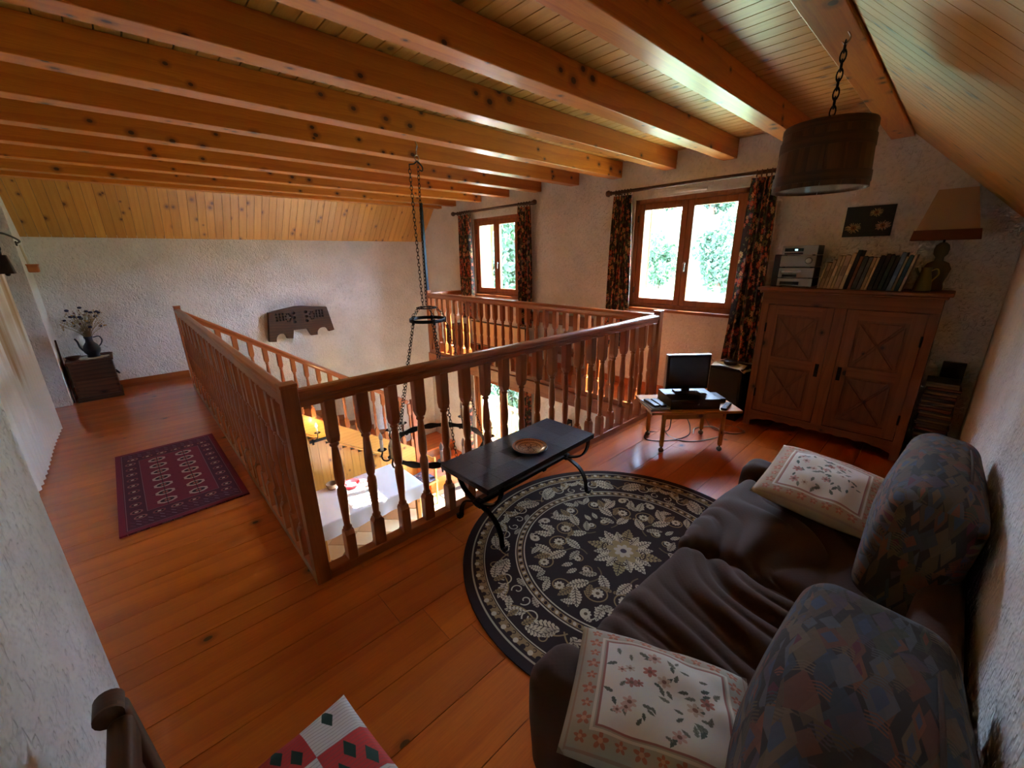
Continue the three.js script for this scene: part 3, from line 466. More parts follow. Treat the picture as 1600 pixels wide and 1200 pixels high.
  // printed cushions
  const flor = (s, bg, edge) => canvasTex(768, 768, (c) => {
    c.fillStyle = edge; c.fillRect(0, 0, 768, 768); c.strokeStyle = '#a98d78'; c.lineWidth = 8; c.strokeRect(22, 22, 724, 724); for (let i = 0; i < 9; i++) for (const [x, y] of [[70 + i * 78, 72], [70 + i * 78, 696], [72, 70 + i * 78], [696, 70 + i * 78]]) daisy(c, x, y, 24 + (i % 2) * 8, '#b5755c', '#d0a184', 5);
    c.fillStyle = bg; c.fillRect(128, 128, 512, 512); c.strokeStyle = '#a7766c'; c.lineWidth = 10; c.strokeRect(124, 124, 520, 520); c.strokeStyle = '#d8cfbc'; c.lineWidth = 12; c.strokeRect(106, 106, 556, 556);
    for (let i = 0; i < 46; i++) { const x = rr(165, 605), y = rr(165, 605); leaf(c, x, y, rr(34, 56), rr(0, 6.28), 3, pick(['#6d7268', '#7f8273', '#5f6a63', '#8d9080']), '#59604f'); }
    for (let i = 0; i < 13; i++) daisy(c, rr(180, 590), rr(180, 590), rr(20, 38), pick(['#c9988a', '#d2b0a0', '#b97f70', '#cbbba6']), '#8d6a5c', 6);
  });
  const put2 = (g, m, lab, x, y, z, rx, ry, rz) => { const q = one('scatter_cushion', g, m, lab, 'cushion'); q.rotation.order = 'YXZ'; q.position.set(x, y, z); q.rotation.set(rx, ry, rz); return q; };
  put2(pillow(0.54, 0.4, 0.12, 26, 3), std({ map: flor(1, '#ddd3c4', '#b39a7c'), roughness: 0.95 }), 'pale floral cushion on the sofa end beside the wardrobe', 1.56, 0.492, 1.525, 0.1, 0.04, 0.02);
  put2(pillow(0.31, 0.38, 0.11, 26, 7), std({ map: flor(2, '#e2dfd4', '#b3aa96'), roughness: 0.95 }), 'pale floral cushion with brown flowered border on the sofa arm near the slatted chair', 0.25, 0.497, 1.5, 0.06, 0.48, -0.05);
}

// ================= wardrobe and what stands on it =================
{
  const o = thing('wardrobe', 'low pine wardrobe with two carved cross panel doors', 'wardrobe'), z0 = 0.69, z1 = 1.7, xf = 3.33, xb = XW - 0.02, H = 1.165, c = M.cab;
  mesh('side_panel', grain(b6(xf + 0.02, xb, 0.0, H - 0.03, z0, z0 + 0.025), 1), c[1], o); mesh('side_panel', grain(b6(xf + 0.02, xb, 0.0, H - 0.03, z1 - 0.025, z1), 1), c[1], o);
  mesh('back_panel', grain(b6(xb - 0.015, xb, 0.08, H - 0.03, z0 + 0.025, z1 - 0.025), 1), c[2], o); mesh('bottom_panel', grain(b6(xf + 0.02, xb - 0.015, 0.11, 0.13, z0 + 0.025, z1 - 0.025), 2), c[2], o);
  mesh('cornice', grain(join(rb(xb - xf + 0.05, 0.024, z1 - z0 + 0.07, 0.008, (xf + xb) / 2 - 0.024, H - 0.012, (z0 + z1) / 2), rb(xb - xf + 0.02, 0.02, z1 - z0 + 0.035, 0.008, (xf + xb) / 2 - 0.011, H - 0.033, (z0 + z1) / 2)), 2), c[0], o);
  mesh('frieze', grain(b6(xf, xf + 0.022, H - 0.13, H - 0.043, z0, z1), 2), c[0], o);
  for (const [a, b] of [[z0, z0 + 0.05], [z1 - 0.05, z1], [1.165, 1.235]]) mesh('stile', grain(b6(xf, xf + 0.022, a === 1.165 ? 0.14 : 0, H - 0.131, a, b), 1), c[0], o);
  const ap = [[z0 + 0.05, 0.14], [z1 - 0.05, 0.14]]; for (let i = 0; i <= 60; i++) { const t = 1 - i / 60, z = mix(z0 + 0.05, z1 - 0.05, t); ap.push([z, 0.075 - 0.03 * sm(0.36, 0.5, Math.abs(t - 0.5)) + 0.012 * Math.abs(Math.sin(t * Math.PI * 9))]); }
  mesh('scalloped_apron', grain(extr(ap, 0.022).rotateY(-Math.PI / 2).translate(xf + 0.022, 0, 0), 2), c[1], o);
  const door = (a, b, hz) => {
    const d = new THREE.Group(); d.name = 'door'; o.add(d); const y0 = 0.145, y1 = H - 0.136, s = 0.07, ym = 0.585, P = (g, ax, n, m = c[0]) => mesh(n, grain(g, ax), m, d);
    P(b6(xf + 0.003, xf + 0.02, y0, y1, a, a + s), 1, 'door_stile'); P(b6(xf + 0.003, xf + 0.02, y0, y1, b - s, b), 1, 'door_stile');
    for (const [p, q] of [[y0, y0 + s], [ym - s / 2, ym + s / 2], [y1 - s, y1]]) P(b6(xf + 0.003, xf + 0.02, p, q, a + s, b - s), 2, 'door_rail');
    for (const [p, q] of [[y0 + s, ym - s / 2], [ym + s / 2, y1 - s]]) {
      P(b6(xf + 0.013, xf + 0.018, p, q, a + s, b - s), 1, 'panel', c[2]); const m = 0.018, za = a + s + m, zb = b - s - m, ya = p + m, yb = q - m, zc = (za + zb) / 2, yc = (ya + yb) / 2, wd = 0.014; // four raised fields leave a sunk cross
      for (const tri of [[[za + wd, yb], [zb - wd, yb], [zc, yc + wd]], [[za + wd, ya], [zc, yc - wd], [zb - wd, ya]], [[za, ya + wd], [za, yb - wd], [zc - wd, yc]], [[zb, ya + wd], [zc + wd, yc], [zb, yb - wd]]]) P(extr(tri, 0.004, 0.003).rotateY(-Math.PI / 2).translate(xf + 0.013, 0, 0), 1, 'raised_field', c[1]);
    }
    mesh('lock_plate', join(rb(0.004, 0.1, 0.024, 0.002, xf + 0.001, 0.56, hz), cyl(0.006, 0.006, 0.02).rotateZ(Math.PI / 2).translate(xf - 0.008, 0.555, hz)), M.iron, d, 'dark iron lock plate');
    for (const yy of [0.3, 0.85]) mesh('hinge', cyl(0.006, 0.006, 0.07, xf, yy, hz > (a + b) / 2 ? a : b, 8), M.iron, d);
  };
  door(z0 + 0.053, 1.162, 1.13); door(1.238, z1 - 0.053, 1.268);
  // stereo units, stacked
  const disp = std({ color: 0x0d1216, roughness: 0.2 }), lit = std({ color: 0x0d1216, emissive: new THREE.Color(0.25, 0.6, 0.7), emissiveIntensity: 1.2 });
  const names = ['tuner with round blue display', 'amplifier with large round volume knob', 'player with disc drawer', 'cassette deck with dark slot']; const hs = [0.072, 0.088, 0.078, 0.066]; let y = H;
  for (let k = 3; k >= 0; k--) {
    const u = thing('stereo_unit', `silver stereo ${names[k]} ${k === 3 ? 'lowest in' : k === 0 ? 'topmost in' : 'inside'} the stack on the wardrobe`, 'stereo'), h = hs[k] - 0.006; put(u, 3.37, y, 0.872);
    mesh('case', rb(0.19, h, 0.225, 0.004, 0.1, h / 2 + 0.006, 0), M.black, u); mesh('front_panel', rb(0.008, h, 0.228, 0.003, 0.002, h / 2 + 0.006, 0), M.silver, u); for (const fz of [-0.09, 0.09]) mesh('foot', cyl(0.01, 0.01, 0.006, 0.02, 0.003, fz, 10), M.black, u);
    if (k === 0) { mesh('display', bx(0.003, 0.022, 0.12, -0.003, h * 0.62, -0.035), disp, u); mesh('display_light', bx(0.002, 0.012, 0.018, -0.005, h * 0.62, -0.02), lit, u, 'small lit blue figure'); mesh('slot', bx(0.003, 0.012, 0.12, -0.003, h * 0.22, -0.035), M.black, u); }
    if (k === 1) { mesh('knob', cyl(0.018, 0.019, 0.016, 0, 0, 0, 24).rotateZ(Math.PI / 2).translate(-0.009, h * 0.62, 0.07), M.chrome, u); mesh('knob_ring', new THREE.TorusGeometry(0.022, 0.0018, 6, 30).rotateY(Math.PI / 2).translate(-0.003, h * 0.62, 0.07), M.black, u); }
    if (k === 2) { mesh('disc_drawer', rb(0.004, 0.016, 0.13, 0.001, -0.003, h * 0.68, -0.03), M.chrome, u); mesh('display', bx(0.003, 0.018, 0.095, -0.003, h * 0.28, -0.04), disp, u); }
    if (k === 3) mesh('display', bx(0.003, 0.024, 0.125, -0.003, h * 0.5, -0.032), disp, u);
    y += hs[k];
  }
  one('tall_speaker', rb(0.1, 0.24, 0.05, 0.006, 3.47, H + 0.12, 0.725), M.black, 'tall dark loudspeaker between the curtain and the stereo stack', 'speaker');
  // books leaning to the right
  const books = [['pale beige thin', 0xbba88a, 0.012, 0.2], ['beige', 0xa98d72, 0.022, 0.2], ['light tan', 0xb59a7c, 0.02, 0.22], ['cream', 0xc4ad8c, 0.022, 0.25], ['yellow cream', 0xc9b489, 0.016, 0.25], ['pale pink beige', 0xbfa38c, 0.03, 0.255], ['ivory', 0xcdb89a, 0.022, 0.27], ['black tall', 0x16171a, 0.022, 0.29], ['rust brown', 0x8a5238, 0.018, 0.245], ['dark grey', 0x33383c, 0.028, 0.245], ['slate grey', 0x555a60, 0.022, 0.24], ['light tan slim', 0xbb9d78, 0.018, 0.235], ['cream slim', 0xc4ab86, 0.014, 0.235], ['navy', 0x1a2230, 0.026, 0.25], ['black', 0x101114, 0.024, 0.26], ['dark green', 0x1c2a28, 0.024, 0.25], ['charcoal', 0x22262c, 0.02, 0.24], ['blue and white', 0x6d86a4, 0.024, 0.27], ['sand', 0x9a8466, 0.014, 0.24], ['teal', 0x2c5666, 0.02, 0.25], ['white spined', 0xb8ac9c, 0.014, 0.255]];
  let bz = 1.024; const lean = 0.16;
  books.forEach(([n, col, t, h], i) => {
    const b = thing('book', `${n} book ${i < 7 ? 'among the pale books beside the stereo' : i < 13 ? 'amid the leaning row on the wardrobe' : 'near the pitcher end of the leaning row'}`, 'book', 'books leaning on the wardrobe'), k = 0.92 * h, m = std({ color: col, roughness: 0.6 }), d = 0.15 + (i % 4) * 0.008;
    mesh('cover', join(bx(d, k, 0.0022, d / 2, k / 2, 0.0011), bx(d, k, 0.0022, d / 2, k / 2, t - 0.0011), bx(0.0022, k, t, 0.0011, k / 2, t / 2)), m, b); mesh('pages', bx(d - 0.008, k - 0.008, t - 0.0048, d / 2 - 0.001, k / 2, t / 2), std({ color: 0xcfc3a8, roughness: 0.9 }), b);
    mesh('spine_band', bx(0.001, k * 0.3, t * 0.55, -0.0004, k * 0.55, t / 2), std({ color: new THREE.Color(col).multiplyScalar(i % 3 ? 0.55 : 1.5), roughness: 0.6 }), b);
    b.position.set(3.352, H + 0.0008, bz); const l = lean + 0.02 * Math.sin(i * 2.1) * 0; b.rotation.x = l; bz += t / Math.cos(l) + 0.0012;
  });
  // pitcher
  const p = thing('ceramic_pitcher', 'olive green glazed pitcher beside the leaning books', 'pitcher'), gl = std({ color: 0x6f6a34, roughness: 0.3 }); put(p, 3.395, H, 1.578, 0.3);
  mesh('body', lathe([[0, 0.002], [0.042, 0.002], [0.044, 0.01], [0.038, 0.06], [0.028, 0.11], [0.024, 0.13], [0.027, 0.15], [0.024, 0.15], [0.021, 0.13], [0.02, 0.12], [0, 0.118]], 24), gl, p);
  mesh('handle', tube([[0, 0.128, 0.022], [0, 0.142, 0.05], [0, 0.11, 0.062], [0, 0.07, 0.04], [0, 0.055, 0.034]], 0.0045, 20, 8), std({ color: 0xb59a52, roughness: 0.25 }), p); mesh('spout', tube([[0, 0.1, -0.026], [0, 0.125, -0.042], [0, 0.148, -0.05]], 0.006, 10, 8), gl, p);
  // table lamp with figure foot
  const l = thing('table_lamp', 'table lamp with parchment shade on a dark carved bust behind the pitcher', 'lamp'); put(l, 3.475, H, 1.618);
  mesh('bust', join(lathe([[0, 0], [0.05, 0], [0.052, 0.02], [0.046, 0.05], [0.058, 0.1], [0.066, 0.14], [0.05, 0.175], [0.022, 0.19], [0.02, 0.21], [0.033, 0.23], [0.036, 0.26], [0.03, 0.285], [0.014, 0.3], [0, 0.302]], 24).scale(0.62, 1, 1)), std({ color: 0x5a5038, roughness: 0.6 }), l);
  mesh('stem', cyl(0.006, 0.006, 0.08, 0, 0.335, 0, 10), M.iron, l);
  mesh('shade', sheet((s, t) => { const a = s * 6.2832, q = mix(0.15, 0.085, t), c4 = Math.max(Math.abs(Math.cos(a)), Math.abs(Math.sin(a))); return [Math.cos(a) * q / c4 * 0.62, 0.325 + t * 0.285, Math.sin(a) * q / c4]; }, 48, 8), std({ color: 0xb79a72, roughness: 0.9, side: THREE.DoubleSide, transmission: 0.2, thickness: 0 }), l, 'tan parchment shade');
  mesh('shade_band', sheet((s, t) => { const a = s * 6.2832, q = mix(0.155, 0.1465, t) + 0.001, c4 = Math.max(Math.abs(Math.cos(a)), Math.abs(Math.sin(a))); return [Math.cos(a) * q / c4 * 0.62, 0.315 + t * 0.06, Math.sin(a) * q / c4]; }, 48, 2), std({ color: 0x6a3a1c, roughness: 0.9, side: THREE.DoubleSide }), l, 'brown band round the shade');
  // unframed flower picture
  const fl = canvasTex(512, 400, (c) => { c.fillStyle = '#141a17'; c.fillRect(0, 0, 512, 400); for (let i = 0; i < 60; i++) { c.fillStyle = pick(['#1c2620', '#10140f', '#222a20']); c.fillRect(rr(0, 512), rr(0, 400), 60, 6); } for (const [x, y, r, q] of [[110, 280, 95, '#b79a6a'], [320, 90, 75, '#a98e5e'], [415, 265, 85, '#c19274']]) { c.strokeStyle = q; c.lineWidth = 7; for (let k = 0; k < 22; k++) { const a = k / 22 * 6.2832 + rr(-0.1, 0.1), e = r * rr(0.75, 1.05); c.beginPath(); c.moveTo(x + Math.cos(a) * r * 0.3, y + Math.sin(a) * r * 0.24); c.lineTo(x + Math.cos(a) * e, y + Math.sin(a) * e * 0.8); c.stroke(); } daisy(c, x, y, r * 0.34, '#7c4a26', '#2a1408', 12); } });
  const pic = thing('flower_picture', 'small dark picture of three sunflowers hanging above the books', 'picture'); mesh('board', bx(0.012, 0.205, 0.27, 0, 0, 0), M.black, pic); const pf = mesh('print', new THREE.PlaneGeometry(0.27, 0.205).rotateY(-Math.PI / 2).translate(-0.0065, 0, 0), std({ map: fl, roughness: 0.6 }), pic); put(pic, XW - 0.008, 1.624, 1.203);
  // magazines between wardrobe and wall
  let my = 0.0; const cols = [0x6a5a4a, 0x4a4640, 0x7a6a58, 0x3a3a40, 0x5a4036, 0x86765e, 0x2e3036, 0x6c3c30];
  for (let k = 0; k < 34; k++) { const t = rr(0.012, 0.022); const m = one('magazine', sheet((s, q) => [0, 0, 0], 1, 1), M.black, `${['brown', 'dark grey', 'tan', 'black', 'reddish brown', 'beige', 'charcoal', 'rust red'][k % 8]} edged magazine ${k < 2 ? 'at the foot of' : k > 31 ? 'on top of' : 'within'} the stack between wardrobe and wall`, 'magazine', 'magazines stacked beside the wardrobe'); m.geometry = grain(rb(0.2, t - 0.001, 0.155, 0.003, 0, t / 2, 0, 1), 2); m.material = std({ color: cols[k % 8], roughness: 0.5 }); m.position.set(3.44 + rr(-0.012, 0.012), my + 0.0004, 1.808 + rr(-0.008, 0.008)); m.rotation.y = rr(-0.04, 0.04); my += t; }
  one('ring_binder', rb(0.045, 0.7, 0.11, 0.004, 3.575, 0.35, 1.83), M.black, 'black ring binder case standing behind the magazine stack', 'binder');
}
// ================= television corner =================
{
  const t = thing('television_table', 'small low wooden television table on castors', 'table'), ang = -0.733, wd = std({ map: T.pine, color: new THREE.Color(0.72, 0.6, 0.48), roughness: 0.45 });
  mesh('tabletop', grain(rb(0.66, 0.022, 0.4, 0.006, 0, 0.329, 0), 0), wd, t); mesh('apron', grain(join(rb(0.44, 0.05, 0.016, 0.003, 0, 0.293, 0.15), rb(0.44, 0.05, 0.016, 0.003, 0, 0.293, -0.15)), 0), wd, t);
  for (const x of [-0.22, 0.22]) for (const z of [-0.15, 0.15]) { mesh('leg', grain(rb(0.026, 0.27, 0.026, 0.006, x, 0.183, z), 1), wd, t); const c = new THREE.Group(); c.name = 'castor'; t.add(c); mesh('castor_fork', cyl(0.006, 0.006, 0.03, x, 0.042, z, 8), M.iron, c); mesh('castor_ball', new THREE.SphereGeometry(0.02, 16, 12).translate(x, 0.02, z), std({ color: 0x8a7a60, roughness: 0.3, metalness: 0.4 }), c); }
  const cx = 2.566, cz = 0.502; put(t, cx, 0, cz, ang);
  const at = (o, lx, y, lz, r = 0) => { const c = Math.cos(ang), s = Math.sin(ang); o.position.set(cx + lx * c + lz * s, y, cz - lx * s + lz * c); o.rotation.y = ang + r; return o; };
  const pc = thing('video_recorder', 'flat black video recorder under the television screen', 'recorder'); mesh('case', rb(0.36, 0.075, 0.27, 0.004, 0, 0.0375, 0), M.black, pc); mesh('front_flap', rb(0.12, 0.02, 0.004, 0.001, -0.04, 0.05, 0.136), M.blackMatte, pc); mesh('badge', rb(0.012, 0.012, 0.002, 0.0005, 0.02, 0.04, 0.1365), M.silver, pc); at(pc, 0.0, 0.3405, 0.02);
  const tv = thing('television', 'flat black square television screen on the video recorder', 'television'); mesh('housing', rb(0.3, 0.245, 0.035, 0.006, 0, 0.15, 0), M.blackMatte, tv); mesh('screen', bx(0.272, 0.215, 0.002, 0, 0.152, 0.0185), std({ color: 0x050608, roughness: 0.12 }), tv); mesh('silver_edge', join(rb(0.304, 0.006, 0.038, 0.002, 0, 0.2745, 0), rb(0.006, 0.245, 0.038, 0.002, -0.15, 0.15, 0)), M.silver, tv); mesh('stand', join(rb(0.16, 0.012, 0.12, 0.004, 0, 0.006, 0.02), rb(0.05, 0.03, 0.03, 0.004, 0, 0.026, 0)), M.black, tv); at(tv, -0.005, 0.416, -0.03).scale.set(1.08, 1.06, 1);
  const rm = (lx, lz, r, lab, y = 0.3405) => { const m = thing('remote_control', lab, 'remote control'); mesh('body', rb(0.042, 0.016, 0.16, 0.005, 0, 0.008, 0), M.black, m); mesh('buttons', join(...[0, 1, 2, 3, 4].flatMap((j) => [-1, 0, 1].map((i) => bx(0.007, 0.003, 0.006, i * 0.012, 0.0165, -0.05 + j * 0.022)))), M.silver, m); at(m, lx, y, lz, r); };
  const pap = thing('magazine_pile', 'thin pile of papers under two remotes on the television table', 'papers'); for (let k = 0; k < 3; k++) mesh('sheet_stack', rb(0.14, 0.006, 0.2, 0.002, k * 0.004, 0.003 + k * 0.0062, 0), k === 1 ? M.white : std({ color: 0x8f98a4, roughness: 0.5 }), pap); at(pap, -0.268, 0.3405, 0.06, 0.1);
  rm(-0.292, 0.07, 0.2, 'black remote control on the papers nearer the table end', 0.3605); rm(-0.24, 0.07, 0.18, 'black remote control on the papers nearer the screen', 0.3605); rm(0.245, 0.12, -0.7, 'black remote control lying on the bare table end');
  const box = thing('set_top_box', 'thin dark box lying beside the video recorder', 'box'); mesh('case', rb(0.1, 0.03, 0.16, 0.004, 0, 0.015, 0), M.black, box); at(box, 0.245, 0.3405, -0.06);
  const sp = thing('speaker_cabinet', 'large black loudspeaker cabinet beside the wardrobe', 'speaker'); mesh('cabinet', rb(0.26, 0.47, 0.27, 0.006, 0, 0.235, 0), M.blackMatte, sp); mesh('grille', rb(0.006, 0.42, 0.24, 0.003, -0.1315, 0.235, 0), M.black, sp); put(sp, 3.44, 0, 0.5);
  const pp = one('paper_sheet', sheet((s, q) => [3.3 + 0.19 * s, 0.4725 + 0.012 * Math.sin(s * 3 + q * 4) ** 2 - (q > 0.85 ? (q - 0.85) * 0.25 : 0), 0.37 + 0.28 * q], 12, 14), std({ color: 0xd8d2c4, roughness: 0.9, side: THREE.DoubleSide }), 'white paper sheet draped on the black loudspeaker cabinet', 'paper');
  const ph = thing('telephone_base', 'small round black device on the paper sheet', 'device'); mesh('body', lathe([[0, 0], [0.05, 0], [0.055, 0.008], [0.055, 0.026], [0.046, 0.034], [0, 0.034]], 28), M.black, ph); mesh('antenna', cyl(0.0012, 0.0016, 0.2, 0, 0.12, 0, 6).rotateX(0.2), M.chrome, ph); put(ph, 3.4, 0.486, 0.5);
  const cord = (pts, r, col, lab) => one('cable', tube(pts, r, 70, 6), std({ color: col, roughness: 0.5 }), lab, 'cable');
  cord([[2.62, 0.3, 0.42], [2.66, 0.15, 0.36], [2.7, 0.006, 0.32], [2.55, 0.006, 0.22], [2.42, 0.006, 0.28], [2.5, 0.006, 0.4], [2.72, 0.006, 0.48], [2.9, 0.006, 0.42], [3.1, 0.006, 0.3]], 0.004, 0x1a1a1c, 'black cable hanging under the television table');
  cord([[2.56, 0.3, 0.42], [2.58, 0.1, 0.34], [2.62, 0.006, 0.36], [2.6, 0.006, 0.5], [2.75, 0.006, 0.62], [2.95, 0.006, 0.66], [3.05, 0.006, 0.56], [2.92, 0.006, 0.46], [2.78, 0.013, 0.5]], 0.005, 0xb0aca4, 'pale grey cable curling beneath the television table');
  cord([[3.2, 0.006, 0.42], [3.0, 0.006, 0.58], [3.02, 0.006, 0.74], [3.14, 0.008, 0.76], [3.16, 0.012, 0.64], [3.05, 0.016, 0.6], [2.98, 0.018, 0.7], [3.08, 0.02, 0.79], [3.17, 0.02, 0.7]], 0.0035, 0x8a5a3c, 'brown cord coiled on the floor beside the loudspeaker cabinet');
}

// ================= curtains =================
const roseTex = canvasTex(1024, 1024, (c) => {
  c.fillStyle = '#33241f'; c.fillRect(0, 0, 1024, 1024);
  const wrap = (x, y, f) => { for (const dx of [-1024, 0, 1024]) for (const dy of [-1024, 0, 1024]) { c.save(); c.translate(x + dx, y + dy); f(); c.restore(); } };
  for (let i = 0; i < 260; i++) { const a = rr(0, 6.28), l = rr(40, 90), f = pick(['#4d5a40', '#666848', '#3b483a', '#7c6e48', '#5a4230']), x = rr(0, 1024), y = rr(0, 1024); wrap(x, y, () => leaf(c, 0, 0, l, a, 3, f, '#1d1c16')); }
  for (let i = 0; i < 130; i++) { const r = rr(24, 52), q = pick(['#b8402c', '#9e3028', '#c0583a', '#c88058', '#8a2a26', '#b8905c', '#6c5060']), x = rr(0, 1024), y = rr(0, 1024), n = pick([5, 6, 8]); wrap(x, y, () => { daisy(c, 0, 0, r, q, '#5a1e18', n); daisy(c, 0, 0, r * 0.5, '#d0926a', '#7a3424', 5); }); }
});
M.rose = std({ map: roseTex, roughness: 0.95, side: THREE.DoubleSide, transmission: 0.18, thickness: 0 });
function curtain(parent, z0, z1, y0, y1, x, folds, seed, spread = 0) { // hanging cloth with tube folds
  const w = z1 - z0; return sheet((s, t) => { const k = s * folds * 6.2832 + seed, am = 0.028 * (0.75 + 0.35 * Math.sin(s * 5 + seed * 3)) * (0.7 + 0.3 * t), z = z0 + w * s + spread * (s - 0.5) * t + 0.008 * Math.sin(t * 5 + s * 9 + seed), y = y1 - (y1 - y0) * t; return [x + am * Math.sin(k) + 0.006 * Math.sin(k * 2.3 + t * 3), y, z, s * w * 3.2 / 0.62 + seed * 0.3, -y / 0.62]; }, folds * 16, 26);
}
function curtainRod(label, z0, z1, y) {
  const o = thing('curtain_rod', label, 'curtain rod'), x = XW - 0.085; mesh('pole', cyl(0.016, 0.016, z1 - z0, 0, 0, 0, 14).rotateX(Math.PI / 2).translate(x, y, (z0 + z1) / 2), M.dark[2], o);
  for (const [z, s] of [[z0, -1], [z1, 1]]) mesh('finial', lathe([[0, 0], [0.016, 0], [0.023, 0.01], [0.018, 0.018], [0.032, 0.038], [0.027, 0.06], [0, 0.07]], 14).rotateX(s * Math.PI / 2).translate(x, y, z), M.dark[2], o);
  for (const z of [z0 + 0.05, z1 - 0.05]) mesh('bracket', rb(0.085, 0.022, 0.02, 0.005, x + 0.0425, y - 0.008, z), M.dark[2], o);
  return o;
}
function curtainSet(label, group, z0, z1, y0, rodY, folds, seed, spread) {
  const o = thing('flowered_curtain', label, 'curtain', group), x = XW - 0.085; mesh('cloth', curtain(o, z0, z1, y0, rodY - 0.035, x, folds, seed, spread), M.rose, o);
  const n = folds + 1; for (let i = 0; i < n; i++) { const r = mesh('curtain_ring', new THREE.TorusGeometry(0.024, 0.0048, 6, 18), M.dark[2], o); r.position.set(x, rodY - 0.006, mix(z0 + 0.02, z1 - 0.02, i / (n - 1))); r.rotation.y = 0.25; }
}
curtainRod('dark wooden curtain rod above the far gallery window', -3.72, -2.08, 2.06); curtainRod('dark wooden curtain rod above the wide window by the wardrobe', -0.92, 0.63, 2.035);
const cg = null;
curtainSet('narrow flowered curtain beside the dark steel post at the far gallery window', cg, -3.66, -3.34, 0.5, 2.06, 5, 1); curtainSet('flowered curtain hanging above the radiator end at the far gallery window', cg, -2.34, -2.1, 0.5, 2.06, 4, 2.2);
curtainSet('flowered curtain over the gallery bench end at the wide window', cg, -0.89, -0.68, 0.42, 2.035, 5, 3.1, 0.1); curtainSet('flowered curtain falling behind the loudspeaker cabinet next to the wardrobe', cg, 0.425, 0.61, 0.49, 2.035, 4, 4.4, 0.1);
// white doorway curtain
{
  const o = thing('doorway_curtain', 'long white pleated curtain closing the doorway in the plaster wall', 'curtain');
  const yt = 1.975, stain = tex(512, 512, (u, v) => { const a = sm(0.45, 0.95, pn(u * 26, v * 2.0, 26, 2, 91) * 0.65 + 0.5 * pn(u * 7 + v * 2, v * 5, 7, 5, 92) - Math.abs(v - 0.47) * 1.5 + 0.12); return [mix(238, 186, a), mix(232, 150, a), mix(220, 104, a)]; });
  mesh('cloth', sheet((s, t) => { const z = -3.46 + 1.755 * s, k = s * 19 * 6.2832, y = yt - (yt - 0.03) * t; return [XL - 0.02 + 0.011 * Math.sin(k) * (0.4 + 0.6 * t) + 0.004 * Math.sin(s * 9 + t * 2), y, z, s * 1.0, t]; }, 340, 20), std({ map: stain, roughness: 0.95, side: THREE.DoubleSide, transmission: 0.3, thickness: 0 }), o);
  mesh('rod', cyl(0.01, 0.01, 2.69, 0, 0, 0, 10).rotateX(Math.PI / 2).translate(XL - 0.06, 1.968, -3.05), M.white, o);
}
